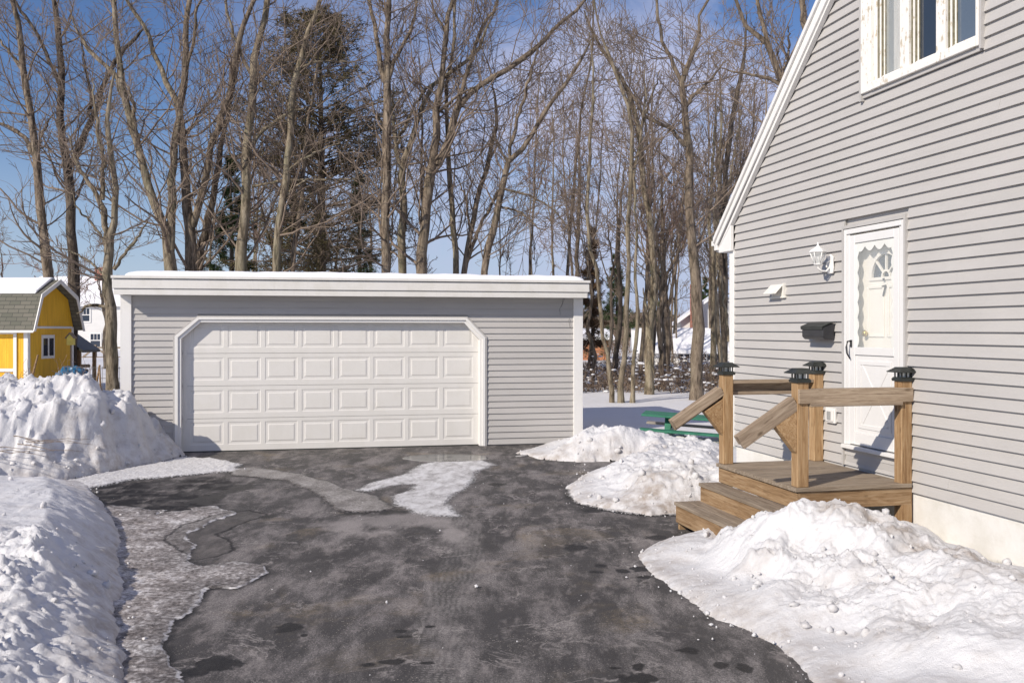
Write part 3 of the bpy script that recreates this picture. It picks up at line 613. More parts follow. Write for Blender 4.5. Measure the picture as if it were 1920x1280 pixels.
# door casing: one octagonal frame of boards
def ring(mb, outer, inner, y0, y1):
    n = len(outer)
    for i in range(n-1):
        a, b, c, d = outer[i], outer[i+1], inner[i+1], inner[i]
        mb.add([(a[0], y0, a[1]), (b[0], y0, b[1]), (c[0], y0, c[1]), (d[0], y0, d[1]), (a[0], y1, a[1]), (b[0], y1, b[1]), (c[0], y1, c[1]), (d[0], y1, d[1])],
               [(0, 1, 2, 3), (4, 7, 6, 5), (0, 4, 5, 1), (3, 2, 6, 7), (0, 3, 7, 4), (1, 5, 6, 2)])
inn = [(.909, 0), (.909, 1.853), (1.206, 2.121), (5.534, 2.119), (5.803, 1.825), (5.803, 0)]
md = [(.862, 0), (.862, 1.874), (1.188, 2.165), (5.556, 2.163), (5.852, 1.845), (5.852, 0)]
out = [(.815, 0), (.815, 1.892), (1.172, 2.205), (5.578, 2.203), (5.900, 1.863), (5.900, 0)]
mb = MB(); ring(mb, md, inn, -.022, .115); ring(mb, out, md, -.045, .02); mb.build('door_casing', WHITE, gar, .002)
out2 = [(.785, 0), (.785, 1.905), (1.160, 2.226), (5.590, 2.224), (5.925, 1.878), (5.925, 0)]
mb = MB(); ring(mb, out2, [(a+.002*(1 if a < 3 else -1), b-.002) for a, b in out], -.036, .01); mb.build('siding_channel', SIDING, gar)
# sectional door
door = empty('garage_door', (0, .10, 0), 0, gar)
PC = [1.03+.5935*i for i in range(8)]; PWD = .525
zs = [.012, .544, 1.078, 1.612, 2.16]
for si in range(4):
    z0, z1 = zs[si]+.003, zs[si+1]-.003
    mb = MB(); pz0 = zs[si]+(.102 if si == 0 else .093); pz1 = pz0+.37
    xs_ = [.88]+[v for c_ in PC for v in (c_, c_+PWD)]+[5.84]
    for i in range(0, len(xs_)-1, 2): mb.add([(xs_[i], 0, z0), (xs_[i+1], 0, z0), (xs_[i+1], 0, z1), (xs_[i], 0, z1)], [(0, 1, 2, 3)])
    for c_ in PC:
        for a, b in ((z0, pz0), (pz1, z1)): mb.add([(c_, 0, a), (c_+PWD, 0, a), (c_+PWD, 0, b), (c_, 0, b)], [(0, 1, 2, 3)])
        ins = [(0, 0), (.014, .0055), (.044, .0055), (.062, -.001)]
        rings = [[(c_+i_, d_, pz0+i_), (c_+PWD-i_, d_, pz0+i_), (c_+PWD-i_, d_, pz1-i_), (c_+i_, d_, pz1-i_)] for i_, d_ in ins]
        vs = [p for r_ in rings for p in r_]; fs = [(4*k+j, 4*k+(j+1) % 4, 4*k+4+(j+1) % 4, 4*k+4+j) for k in range(3) for j in range(4)]+[(12, 13, 14, 15)]
        mb.add(vs, fs)
    mb.add([(.88, 0, z1), (5.84, 0, z1), (5.84, .04, z1), (.88, .04, z1)], [(0, 1, 2, 3)]); mb.add([(.88, 0, z0), (5.84, 0, z0), (5.84, .04, z0), (.88, .04, z0)], [(3, 2, 1, 0)])
    mb.build('door_section', GDOOR, door)
mb = MB().box(.88, 5.84, .012, .05, 0, 2.2); mb.build('door_core', simple('door_gap_shadow_grey', (.3, .3, .29), .8), door)
for z_ in (.544, 1.078, 1.612): MB().box(.925, .985, -.012, -.001, z_-.04, z_+.04).build('hinge_plate', GDOOR, door)
mb = MB().box(.90, 5.81, -.008, .03, -.005, .016); mb.build('bottom_seal', BLACK, door)
# old loose vine stalks by the right corner
mb = MB()
mb.tube([(7.22, -.30, 2.55), (7.225, -.20, 2.45), (7.215, -.06, 2.36), (7.23, -.045, 2.26)], .003, 4); mb.tube([(7.245, -.30, 2.55), (7.24, -.2, 2.47), (7.25, -.05, 2.40)], .003, 4)
mb.tube([(7.40, -.035, 2.20), (7.385, -.04, 2.15), (7.40, -.04, 2.10), (7.41, -.035, 2.03)], .003, 4)
mb.build('loose_wire', BLACKM, gar)

# ------------------------------------------------------------------ house.  local x: along the wall towards the camera, local -y: outwards
HRZ = math.atan2(-math.cos(HB), math.sin(HB))
hou = empty('house', (H0[0], H0[1], 0), HRZ)
tag(hou, 'steep-gabled grey clapboard house with white trim and a white storm door, filling the right side', 'house')
HL, HD = 8.3, 7.0; Z0 = .56; PIT = .885
APX = HL/2
def rake_in(z):   # x where the rake meets height z
    return max(0.0, (z-3.40)/PIT)
HOLES = [(2.40, 3.40, .865, 3.03), (2.70, 4.36, 4.235, 5.62)]
def hclip(zb, zt):
    b0, t0 = rake_in(zb), rake_in(zt); iv = [(b0, HL-b0, t0, HL-t0)]
    for x0, x1, z0, z1 in HOLES:
        if zt > z0+.02 and zb < z1-.02: iv = sub_intervals(iv, (x0, x1, x0, x1))
    return iv
mb = MB(); siding(mb, 0, HL, Z0, 7.0, .1016, .024, hclip); mb.build('siding', SIDING, hou)
mb = MB()
def rz_(x): return 3.40+PIT*min(x, HL-x)
mb.prism([(0, Z0), (2.45, Z0), (2.45, rz_(2.45)), (0, 3.40)], .02, .14)
mb.prism([(2.45, Z0), (3.35, Z0), (3.35, .87), (2.45, .87)], .02, .14); mb.prism([(2.45, 3.0), (3.35, 3.0), (3.35, 4.27), (2.45, 4.27)], .02, .14)
mb.prism([(3.35, Z0), (4.3, Z0), (4.3, 4.27), (3.35, 4.27)], .02, .14); mb.prism([(4.3, Z0), (HL, Z0), (HL, 3.40), (4.3, rz_(4.3))], .02, .14)
mb.prism([(2.45, 4.27), (2.75, 4.27), (2.75, rz_(2.75)), (2.45, rz_(2.45))], .02, .14); mb.prism([(2.75, 5.6), (4.3, 5.6), (4.3, rz_(4.3)), (APX, rz_(APX)), (2.75, rz_(2.75))], .02, .14)
mb.box(0, .12, .14, HD, Z0, 3.40); mb.box(HL-.12, HL, .14, HD, Z0, 3.40); mb.prism([(0, Z0), (HL, Z0), (HL, 3.40), (APX, rz_(APX)), (0, 3.40)], HD, HD+.12)
mb.build('wall', SIDING, hou)
mb = MB().box(.01, HL-.01, .002, HD, -.3, Z0-.004); mb.build('foundation', FOUND, hou)
mb = MB().box(-.125, -.002, -.03, .03, Z0-.02, 3.0); mb.box(-.125, -.10, .03, .16, Z0-.02, 3.0); mb.build('corner_board', WHITE, hou, .004)
# roof slab, rake boards, boxed eave return
def ztop(x): return 3.52+.905*min(x, HL-x)
th = .16
mb = MB()
for sx in (0, 1):
    f_ = (lambda x: x) if sx == 0 else (lambda x: HL-x)
    pts = [(f_(-.40), ztop(-.40)), (f_(APX), ztop(APX)), (f_(APX), ztop(APX)-th), (f_(-.40), ztop(-.40)-th)]
    mb.prism(pts, -.075, HD+.1)
mb.build('roof', ASPH_SH, hou)
mb = MB()
for k, (y0, y1, t0, t1) in enumerate(((-.10, -.077, -.012, .125), (-.125, -.102, -.02, .045), (-.077, -.026, .16, .215))):
    for sx in (0, 1):
        f_ = (lambda x: x) if sx == 0 else (lambda x: HL-x)
        mb.prism([(f_(-.40), ztop(-.40)-t0), (f_(APX), ztop(APX)-t0), (f_(APX), ztop(APX)-t1-(.09 if k == 0 else 0)), (f_(-.40 if k < 2 else .0), ztop(-.40 if k < 2 else .0)-t1)], y0, y1)
mb.build('rake_board', WHITE, hou)
mb = MB().prism([(-.34, 2.985), (.0, 2.985), (.0, 3.385), (-.34, ztop(-.34)-.15)], -.072, -.03); mb.box(-.34, -.127, -.03, HD, 2.985, 3.0); mb.build('eave_return', WHITE, hou, .003)
mb = MB().box(-.42, -.342, -.10, HD, 3.02, ztop(-.40)-.02); mb.box(-.48, -.422, -.11, HD, 3.08, 3.145); mb.build('gutter', WHITE, hou, .004)

# front door with storm door
dr = empty('front_door', (0, 0, 0), 0, hou)
mb = MB()
mb.box(2.40, 2.425, -.045, .02, .66, 3.02); mb.box(3.375, 3.40, -.045, .02, .865, 3.04); mb.box(2.425, 3.375, -.05, .02, 2.998, 3.03)
mb.build('siding_channel', SIDING, dr)
mb = MB(); mb.box(2.428, 2.468, -.040, .10, .87, 2.994); mb.box(2.470, 2.512, -.028, .10, .87, 2.94); mb.box(3.335, 3.372, -.040, .10, .87, 2.994); mb.box(3.292, 3.333, -.028, .10, .87, 2.94)
mb.box(2.470, 3.333, -.040, .10, 2.942, 2.994); mb.build('door_casing', DOORW, dr, .003)
mb = MB(); mb.box(2.428, 3.372, -.075, .10, .832, .868); mb.build('sill', DOORW, dr, .004)
mb = MB(); mb.box(2.44, 3.36, -.021, .01, .70, .83); mb.build('sill_apron', SIDING, dr)
st = MB()   # storm door: stiles and rails around the glass, panel below with crossbuck
gx0, gx1, gz0, gz1 = 2.60, 3.215, 1.83, 2.845
st.box(2.517, gx0, -.03, .0, .88, 2.925); st.box(gx1, 3.287, -.03, .0, .88, 2.925); st.box(gx0, gx1, -.03, .0, gz1, 2.925); st.box(gx0, gx1, -.03, .0, 1.755, gz0); st.box(gx0, gx1, -.03, .0, .88, 1.0)
st.box(gx0, gx1, -.016, -.003, 1.0, 1.755)
sdm = st.build('storm_door', DOORW, dr, .003)
mb = MB(); w_ = .022
def bar2(mb, x0, z0, x1, z1, w, y0, y1):
    d = Vector((x1-x0, z1-z0)).normalized(); n = Vector((-d.y, d.x))*w
    mb.prism([(x0+n.x, z0+n.y), (x1+n.x, z1+n.y), (x1-n.x, z1-n.y), (x0-n.x, z0-n.y)], y0, y1)
mb.box(2.65, 3.165, -.0235, -.016, 1.66, 1.70); mb.box(2.65, 3.165, -.0235, -.016, 1.045, 1.085); mb.box(2.65, 2.69, -.0235, -.016, 1.085, 1.66); mb.box(3.125, 3.165, -.0235, -.016, 1.085, 1.66)
bar2(mb, 2.70, 1.65, 3.115, 1.10, .024, -.0225, -.016); bar2(mb, 2.70, 1.10, 3.115, 1.65, .024, -.0205, -.0165)
mb.build('crossbuck', DOORW, sdm, .003)
gm_ = M_('storm_glass', (.9, .95, .95), .02, .5); gm_.b.inputs['Alpha'].default_value = .13
mb = MB().box(gx0, gx1, -.014, -.010, gz0, gz1); mb.build('glass_pane', gm_.m, sdm)
# etched scalloped border
mb = MB(); N_ = 60
def scal(t, n): return .018+.020*abs(math.sin(math.pi*n*t))
for (side) in ('l', 'r', 't'):
    L_ = gz1-gz0 if side != 't' else gx1-gx0; n = 7 if side != 't' else 4
    for i in range(N_):
        t0, t1 = i/N_, (i+1)/N_; s0, s1 = scal(t0, n)*1.5, scal(t1, n)*1.5
        if side == 'l': v4 = [(gx0, gz0+t0*L_), (gx0+s0, gz0+t0*L_), (gx0+s1, gz0+t1*L_), (gx0, gz0+t1*L_)]
        elif side == 'r': v4 = [(gx1, gz0+t0*L_), (gx1-s0, gz0+t0*L_), (gx1-s1, gz0+t1*L_), (gx1, gz0+t1*L_)]
        else: v4 = [(gx0+t0*L_, gz1), (gx0+t0*L_, gz1-s0*1.6), (gx0+t1*L_, gz1-s1*1.6), (gx0+t1*L_, gz1)]
        yy = -.0165 if side != 't' else -.0172
        mb.add([(a, yy, b) for a, b in v4], [(0, 1, 2, 3)])
mb.build('etched_border', simple('etched_glass', (.72, .72, .68), .5, .5, .05), sdm)
# handle
mb = MB(); mb.lathe([(.018, 0), (.018, .03)], (0, 0, 0), 10); hx = 2.548
mb = MB(); mb.box(hx-.014, hx+.014, -.04, -.03, 1.83, 1.90); mb.tube([(hx, -.035, 1.89), (hx, -.075, 1.885), (hx-.006, -.082, 1.83), (hx-.002, -.078, 1.77), (hx+.004, -.05, 1.715)], [.009, .009, .010, .009, .006], 8)
mb.build('handle', BLACKM, sdm)
# inner door: fanlight, mouldings, numeral 7
inn_ = MB(); iy = .075
INC = simple('cream_inner_door', (.80, .76, .68), .45, .4, .04)
cx, cz, R_ = 2.955, 2.50, .225
# slab with half-round hole built as fan of quads
arc = [(cx+R_*math.cos(t), cz+R_*math.sin(t)) for t in np.linspace(0, math.pi, 25)]
top = 2.95
for i in range(24):
    (a, b), (c_, d_) = arc[i], arc[i+1]
    inn_.add([(a, iy, b), (a, iy, top), (c_, iy, top), (c_, iy, d_)], [(0, 1, 2, 3)])
inn_.add([(2.513, iy, cz), (cx-R_, iy, cz), (cx-R_, iy, top), (2.513, iy, top)], [(0, 1, 2, 3)]); inn_.add([(cx+R_, iy, cz), (3.30, iy, cz), (3.30, iy, top), (cx+R_, iy, top)], [(0, 1, 2, 3)])
inn_.box(2.513, 3.30, iy, iy+.04, .88, cz)
ind = inn_.build('inner_door', INC, dr)
mb = MB(); ring(mb, [(cx+(R_+.03)*math.cos(t), cz+(R_+.03)*math.sin(t)) for t in np.linspace(0, math.pi, 21)], [(cx+(R_-.008)*math.cos(t), cz+(R_-.008)*math.sin(t)) for t in np.linspace(0, math.pi, 21)], iy-.014, iy+.02)
mb.box(cx-R_-.03, cx+R_+.03, iy-.014, iy+.004, cz-.03, cz)
ring(mb, [(cx+.07*math.cos(t), cz+.07*math.sin(t)) for t in np.linspace(0, math.pi, 13)], [(cx+.05*math.cos(t), cz+.05*math.sin(t)) for t in np.linspace(0, math.pi, 13)], iy-.010, iy+.02)
for t in (.25*math.pi, .5*math.pi, .75*math.pi): bar2(mb, cx+.06*math.cos(t), cz+.06*math.sin(t), cx+(R_-.004)*math.cos(t), cz+(R_-.004)*math.sin(t), .009, iy-.009, iy+.018)
mb.build('fanlight_frame', INC, ind, .002)
GL = M_('dark_window_glass', (.02, .03, .05), .03, .8); GLASS = GL.m
mb = MB().prism([(cx+(R_)*math.cos(t), cz+R_*math.sin(t)) for t in np.linspace(0, math.pi, 21)], iy+.012, iy+.02); mb.build('fanlight_glass', GLASS, ind)
mb = MB()
for (x0, x1) in ((2.66, 2.93), (2.98, 3.25)):
    for (z0, z1) in ((1.93, 2.42), (1.0, 1.45)):
        o_ = [(x0, z0), (x1, z0), (x1, z1), (x0, z1), (x0, z0)]; i_ = [(x0+.025, z0+.025), (x1-.025, z0+.025), (x1-.025, z1-.025), (x0+.025, z1-.025), (x0+.025, z0+.025)]
        mb = MB(); ring(mb, o_, i_, iy-.012, iy); mb.build('panel_moulding', INC, ind, .003)
mb = MB(); mb.lathe([(.0, 0), (.014, .0), (.014, .012), (.0, .013)], (0, 0, 0), 10)
mb = MB(); ux = 2.94
bar2(mb, ux-.026, 2.412, ux+.032, 2.418, .005, iy-.022, iy-.012); bar2(mb, ux+.029, 2.418, ux-.012, 2.318, .006, iy-.022, iy-.012)
mb.build('numeral_7', BLACKM, ind); MB().box(ux-.012, ux+.012, iy-.022, iy-.012, 2.462, 2.486).build('door_viewer', BLACKM, ind)
mb = MB(); kp = [(.012, 0), (.012, .02), (.028, .03), (.033, .045), (.026, .06), (.008, .066)]
vs = []; mb.lathe(kp, (0, 0, 0), 14, smooth=True); kn = mb.build('knob', BRASS, ind); kn.rotation_euler = (math.radians(90), 0, 0); kn.location = (2.672, iy, 1.965)

# upper window: three casements in one frame, paint peeling
win = empty('upper_window', (0, 0, 0), 0, hou)
mb = MB(); mb.box(2.702, 2.735, -.05, .02, 4.20, 5.62); mb.box(4.335, 4.36, -.05, .02, 4.235, 5.62); mb.box(2.735, 4.335, -.03, .02, 4.225, 4.262); mb.build('siding_channel', SIDING, win)
fr = MB(); fr.box(2.737, 2.90, -.055, .02, 4.264, 5.60); fr.box(2.902, 2.94, -.02, .10, 4.345, 5.60); fr.box(3.31, 3.43, -.035, .10, 4.345, 5.60); fr.box(3.80, 3.915, -.035, .10, 4.345, 5.60); fr.box(4.30, 4.332, -.055, .10, 4.264, 5.60)
fr.box(2.902, 4.298, -.06, .10, 4.264, 4.343); fr.box(2.737, 4.332, -.055, .10, 5.602, 5.70)
fr.build('window_frame', PEEL, win, .004)
STRIPM = simple('brown_green_weathered_edge', (.20, .18, .12), .8, .2, .4, 20); CURT = simple('sheer_curtain', (.42, .39, .36), .9, .1, .2, 3, .3, 10, stretch=(14, 1, .6))
for k, (a, b) in enumerate(((2.942, 3.308), (3.432, 3.798), (3.917, 4.298))):
    mb = MB(); mb.box(a, a+.035, .0, .07, 4.345, 5.6); mb.box(a+.037, a+.055, .03, .07, 4.345, 5.6); mb.box(b-.03, b, .0, .07, 4.345, 5.6); mb.box(a+.057, b-.032, .0, .07, 4.345, 4.375)
    sh = mb.build('sash', PEEL, win, .002)
    mb = MB(); mb.box(a+.0352, a+.0368, .010, .07, 4.347, 5.6); mb.box(a+.0552, a+.0568, .034, .07, 4.376, 5.6); mb.box(a-.0005, a+.006, -.004, .0, 4.347, 5.6); mb.box(a+.012, a+.020, -.006, -.001, 4.36, 5.6); mb.build('weatherstrip', STRIPM, sh)
    gl = MB().box(a+.055, b-.03, .045, .05, 4.375, 5.6).build('glass_pane', None, sh)
    g2 = M_('window_glass', (.03, .04, .055), .02, .9) if k else M_('clear_window_glass', (.8, .85, .85), .02, .6)
    if k == 0: g2.b.inputs['Alpha'].default_value = .22
    if k == 2: g2.b.inputs['Base Color'].default_value = (.10, .13, .17, 1); g2.b.inputs['Roughness'].default_value = .12
    gl.data.materials.append(g2.m)
mb = MB(); N_ = 40; vs = []
for i in range(N_+1):
    x = 2.99+.33*i/N_; y = .13+.018*math.sin(i*1.15)+.006*math.sin(i*2.9); vs += [(x, y, 4.33), (x, y, 5.6)]
mb.add(vs, [(2*i, 2*i+2, 2*i+3, 2*i+1) for i in range(N_)], True); mb.build('curtain', CURT, win)
# dryer vent and outdoor outlet are fixed to the siding
mb = MB(); mb.box(.93, 1.27, -.045, .0, 2.355, 2.375); mb.box(1.235, 1.255, -.05, .0, 2.355, 2.52); mb.box(.96, 1.235, -.035, .0, 2.375, 2.51); mb.add([(.95, -.035, 2.50), (1.23, -.035, 2.50), (1.23, -.13, 2.40), (.95, -.13, 2.40), (.95, -.035, 2.515), (1.23, -.035, 2.515), (1.23, -.135, 2.412), (.95, -.135, 2.412)], [(0, 3, 2, 1), (4, 5, 6, 7), (0, 1, 5, 4), (1, 2, 6, 5), (2, 3, 7, 6), (3, 0, 4, 7)])
mb.build('dryer_vent', simple('aged_white_plastic', (.74, .72, .66), .5, .4, .08, 10), hou, .003)
mb = MB(); mb.box(2.105, 2.275, -.045, -.02, 1.05, 1.205); mb.box(2.125, 2.255, -.058, -.045, 1.068, 1.19); ob = mb.build('outlet_box', WHITE, hou, .004)
mb = MB(); mb.box(2.160, 2.225, -.066, -.059, 1.085, 1.17); mb.build('outlet_cover', simple('grey_plastic', (.35, .35, .34), .4), ob, .002)
# ------------------------------------------------------------------ things on the house wall (local frames share the wall's direction)
def on_wall(x, z, y=0.0):
    return (H0[0]+HW_[0]*x+HIN[0]*y, H0[1]+HW_[1]*x+HIN[1]*y, z)
mbx = empty('mailbox', on_wall(2.05, 1.90, -.028), HRZ); tag(mbx, 'black metal letter box on the grey wall left of the white door', 'mailbox')
mb = MB().prism([(-.005, 0), (-.105, .0), (-.135, .03), (-.135, .125), (-.06, .155), (-.005, .165)], -.20, .20, 'x'); mb.build('box', BLACKM, mbx, .006)
mb = MB().prism([(-.145, .10), (-.150, .135), (-.06, .172), (-.003, .180), (-.003, .170), (-.06, .160), (-.142, .128)], -.208, .208, 'x'); mb.build('lid', BLACK, mbx, .002)
lan = empty('wall_lantern', on_wall(2.19, 2.66, -.026), HRZ); tag(lan, 'white wall lantern with clear glass panes left of the white door', 'wall lamp')
LW = simple('white_lantern_metal', (.80, .79, .77), .4, .5, .05)
mb = MB().prism([(-.045, -.10), (.045, -.10), (.06, -.04), (.05, .04), (.055, .09), (.0, .125), (-.055, .09), (-.05, .04), (-.06, -.04)], -.022, .0); mb.build('back_plate', LW, lan, .005)
mb = MB().tube([(0, -.02, -.02), (0, -.07, -.075), (-.0, -.14, -.07), (0, -.175, -.03), (0, -.175, .005)], .012, 8); mb.tube([(0, -.02, .05), (0, -.06, .03), (0, -.07, -.02), (0, -.045, -.04)], .008, 8); mb.build('arm', LW, lan)
lc = (0, -.175, 0)
mb = MB().lathe([(.012, -.03), (.022, -.015), (.045, .0), (.05, .015), (.045, .018)], lc, 6); 
mb.lathe([(.098, .142), (.102, .15), (.075, .175), (.03, .205), (.022, .215), (.012, .225), (.010, .25), (.003, .262)], lc, 6)
for j in range(6):
    t = 2*math.pi*j/6; mb.tube([(lc[0]+.046*math.cos(t), lc[1]+.046*math.sin(t), .016), (lc[0]+.088*math.cos(t), lc[1]+.088*math.sin(t), .145)], .006, 5)
mb.build('lantern_cage', LW, lan)
lg = M_('lantern_glass', (.8, .82, .8), .1, .6); lg.b.inputs['Alpha'].default_value = .35
mb = MB().lathe([(.043, .017), (.083, .144)], lc, 6); mb.build('glass_panes', lg.m, lan)
mb = MB().lathe([(.014, .02), (.016, .06), (.022, .08), (.014, .11), (.002, .115)], lc, 8, smooth=True); mb.build('bulb', LW, lan)

lan.scale = (.88, .88, .88)
# ------------------------------------------------------------------ porch: house frame, y outward is negative
por = empty('porch', (H0[0], H0[1], 0), HRZ); tag(por, 'small weathered wooden porch with four capped posts, handrails and two steps', 'porch')
A0, A1, OW = 1.93, 3.47, 1.15; DZ = .64
mb = MB(); nb = 11; bw = (A1+.02-(A0-.015))/nb
for i in range(nb):     # boards run outwards from the wall
    x0 = A0-.015+i*bw
    b_ = board('deck_board', (x0+bw/2, -.035, DZ-.0175), (x0+bw/2, -OW-.022, DZ-.0175), bw-.006, .035, WOODD, por, bevel=.003)
board('skirt_board', (A1-.02, -.03, DZ-.115), (A1-.02, -OW+.002, DZ-.115), .038, .155, WOODS, por)
board('skirt_board', (A0, -OW+.02, DZ-.115), (A1, -OW+.02, DZ-.115), .038, .155, WOODS, por)
board('skirt_board', (A0+.02, -.03, DZ-.115), (A0+.02, -OW+.04, DZ-.115), .038, .155, WOODS, por)
board('joist', (A0+.04, -.12, DZ-.10), (A1-.04, -.12, DZ-.10), .038, .12, WOODS, por)
PX0, PX1, PO, PI_ = A0+.05, A1-.055, 1.09, .075
capg = M_('cap_light_glass', (.75, .78, .74), .1, .6)
def post(x, o, zb, zt, k):
    p = board('post', (x, -o, zb), (x, -o, zt), .108, .108, WOODP, por, up=(0, 1, 0), bevel=.005)
    hold = empty('post_cap', (0, 0, 0), 0, None)
    bpy.data.objects.remove(hold)
    mb = MB(); c = (x, -o, zt); q4 = math.pi/4; r2 = math.sqrt(2)
    mb.lathe([(.066*r2, -.022), (.070*r2, -.004), (.060*r2, .012), (.050*r2, .014)], c, 4, q4)
    mb.lathe([(.060*r2, .060), (.098*r2, .056), (.100*r2, .063), (.055*r2, .095), (.050*r2, .102), (.0, .104)], c, 4, q4)
    for sx in (-1, 0, 1):
        for sy in (-1, 0, 1):
            if sx or sy: mb.box(c[0]+sx*.048-.005, c[0]+sx*.048+.005, c[1]+sy*.048-.005, c[1]+sy*.048+.005, zt+.012, zt+.06)
    cp = mb.build('post_cap', BLACK, None); cp.parent = p; cp.matrix_parent_inverse = Matrix(); cp.matrix_local = BM[p.name].inverted()
    g = MB().box(c[0]-.036, c[0]+.036, c[1]-.036, c[1]+.036, zt+.013, zt+.059).build('cap_lens', capg.m, None); g.parent = p; g.matrix_local = BM[p.name].inverted()
post(PX0, PO, DZ, 1.565, 0); post(PX1, PO, DZ, 1.565, 1); post(PX0, PI_, DZ, 1.565, 2); post(PX1, PI_, -.05, 1.565, 3)
for (x, o) in ((PX0, PO), (PX1, PO-.0), (PX0, PI_)):
    board('post_foot', (x, -o+.0, -.1), (x, -o, DZ-.20), .10, .10, WOODP, por, up=(0, 1, 0))
for x in (PX0, PX1):
    sg = -1 if x == PX0 else 1
    board('handrail', (x+sg*.060, -PO-.05, 1.425), (x+sg*.060, -PI_+.052, 1.425), .034, .125, WOODR, por)
    board('handrail', (x+sg*.040, -PO+.056, 1.352), (x+sg*.040, -PI_-.056, 1.352), .085, .034, WOODR, por)
    board('handrail', (x-.0, -PO+.056, 1.470), (x-.0, -PI_-.056, 1.470), .10, .034, WOODR, por)
    # sloping step rail with its brace
    s0 = Vector((x, -PO-.058, 1.37)); dr_ = Vector((0, -.52, -.33)); s1 = s0+dr_
    n_ = Vector((0, .33, -.52)).normalized()*-1
    board('step_rail', s0+Vector((sg*.028, 0, .0)), s1+Vector((sg*.028, 0, 0)), .038, .125, WOODR, por, up=n_)
    board('step_rail', s0+Vector((-sg*.022, 0, .012)), s1+Vector((-sg*.022, 0, .012)), .060, .090, WOODR, por, up=n_)
    mb = MB().prism([(-PO-.055, 1.30), (-PO-.255, 1.175), (-PO-.055, .93)], x-.045, x+.045, 'x'); mb.build('brace', WOODP, por, .003)
# two steps
for z, o0, o1 in ((.455, OW+.02, 1.395), (.275, 1.375, 1.66)):
    n = 2
    for i in range(n):
        oa = o0+(o1-o0)*i/n; obb = o0+(o1-o0)*(i+1)/n-.005
        board('tread', (A0+.045, -(oa+obb)/2, z-.016), (A1-.03, -(oa+obb)/2, z-.016), obb-oa, .032, WOODD, por, up=(0, 0, 1), bevel=.003)
    board('riser', (A0+.07, -o1+.03, z-.032-.085), (A1-.05, -o1+.03, z-.032-.085), .032, .165, WOODS, por)
for o0, o1, zt in ((OW, 1.36, .42), (1.36, 1.62, .24)):
    for x in (A0+.06, A1-.06):
        board('stringer', (x, -o0, zt/2-.03), (x, -o1+.01, zt/2-.03), .036, zt+.04, WOODS, por)

# ------------------------------------------------------------------ picnic table, half drifted in
pt = empty('picnic_table', (3.02, 15.6, .02), math.radians(-14)); pt.scale = (.88, .88, .95); tag(pt, 'green picnic table sunk in the snow beyond the porch', 'picnic table')
GREEN = simple('chipped_green_paint', (.035, .17, .105), .5, .4, .25, 6, .3, 20)
GREY_W = mat_wood('weathered_bench_wood', (.26, .24, .21), (.36, .33, .30), (.16, .14, .12), .6)
for k in range(4):
    y = -.30+.20*k; b_ = board('table_top', (-.93, y, .60), (1.0, y, .50), .185, .036, GREEN, pt)
for xx in (-.45, .55):
    zt = .575-.052*(xx+.93)
    for s_ in (-1, 1): board('leg', (xx, s_*.12, zt), (xx, s_*.62, -.12), .038, .115, GREEN, pt, up=(1, 0, 0))
    board('cross_beam', (xx+.039, -.72, .27-.05*xx), (xx+.039, .72, .27-.05*xx), .038, .12, GREEN, pt)
for s_ in (-1, 1):
    for k in range(1): board('bench', (-.93, s_*.66, .38), (1.0, s_*.66, .28), .24, .036, GREY_W if s_ > 0 else GREEN, pt)

# ------------------------------------------------------------------ yellow shed
YEL = M_('yellow_painted_boards', (.85, .46, .03), .6, .3); v = YEL.coord((1, 1, .15)); n = YEL.noise(v, 9, 4); YEL.col(YEL.ramp(n, [(.3, (.66, .355, .025)), (.7, (.86, .49, .04))]))
wvv = YEL.N('ShaderNodeTexWave', Scale=1.6); YEL.L(YEL.coord(), wvv.inputs['Vector']); YEL.bump(YEL.ramp(wvv.outputs['Fac'], [(0, 0.0), (.06, 1.0)]), .4, .02); YEL = YEL.m
SHG = M_('mossy_shingles', (.2, .19, .16), .9, .2); bt = SHG.N('ShaderNodeTexBrick', Scale=1.0); bt.inputs['Brick Width'].default_value = .3; bt.inputs['Row Height'].default_value = .115; bt.inputs['Mortar Size'].default_value = .007
bt.inputs['Color1'].default_value = (.175, .165, .135, 1); bt.inputs['Color2'].default_value = (.125, .125, .10, 1); bt.inputs['Mortar'].default_value = (.06, .06, .055, 1)
vx = SHG.N('ShaderNodeSeparateXYZ'); SHG.L(SHG.tc.outputs['Object'], vx.inputs[0]); cx_ = SHG.N('ShaderNodeCombineXYZ'); SHG.L(vx.outputs['X'], cx_.inputs['X']); SHG.L(vx.outputs['Z'], cx_.inputs['Y']); SHG.L(cx_.outputs[0], bt.inputs['Vector'])
SHG.col(bt.outputs['Color']); SHG = SHG.m
sh = empty('garden_shed', (-13.49, 26, .05), math.radians(-2)); tag(sh, 'bright yellow garden shed with gambrel shingle roof half covered in snow', 'shed')
LX = -4.2; DP = 2.5
prof = [(0, 2.03), (.30, 2.86), (DP/2, 3.30), (DP-.30, 2.86), (DP, 2.03)]
mb = MB(); mb.prism([(0, -.3)]+prof+[(DP, -.3)], LX, 0, 'x'); mb.build('wall', YEL, sh)
rp_ = [(-.16, 1.93), (.26, 2.93), (DP/2, 3.40), (DP-.26, 2.93), (DP+.16, 1.93)]; ri_ = [(-.10, 1.93), (.31, 2.89), (DP/2, 3.34), (DP-.31, 2.89), (DP+.10, 1.93)]
mb = MB(); x0, x1 = LX-.2, .26
for i in range(4):
    a, b, c_, d_ = rp_[i], rp_[i+1], ri_[i+1], ri_[i]; mb.prism([a, b, c_, d_], x0, x1, 'x')
mb.build('roof', SHG, sh)
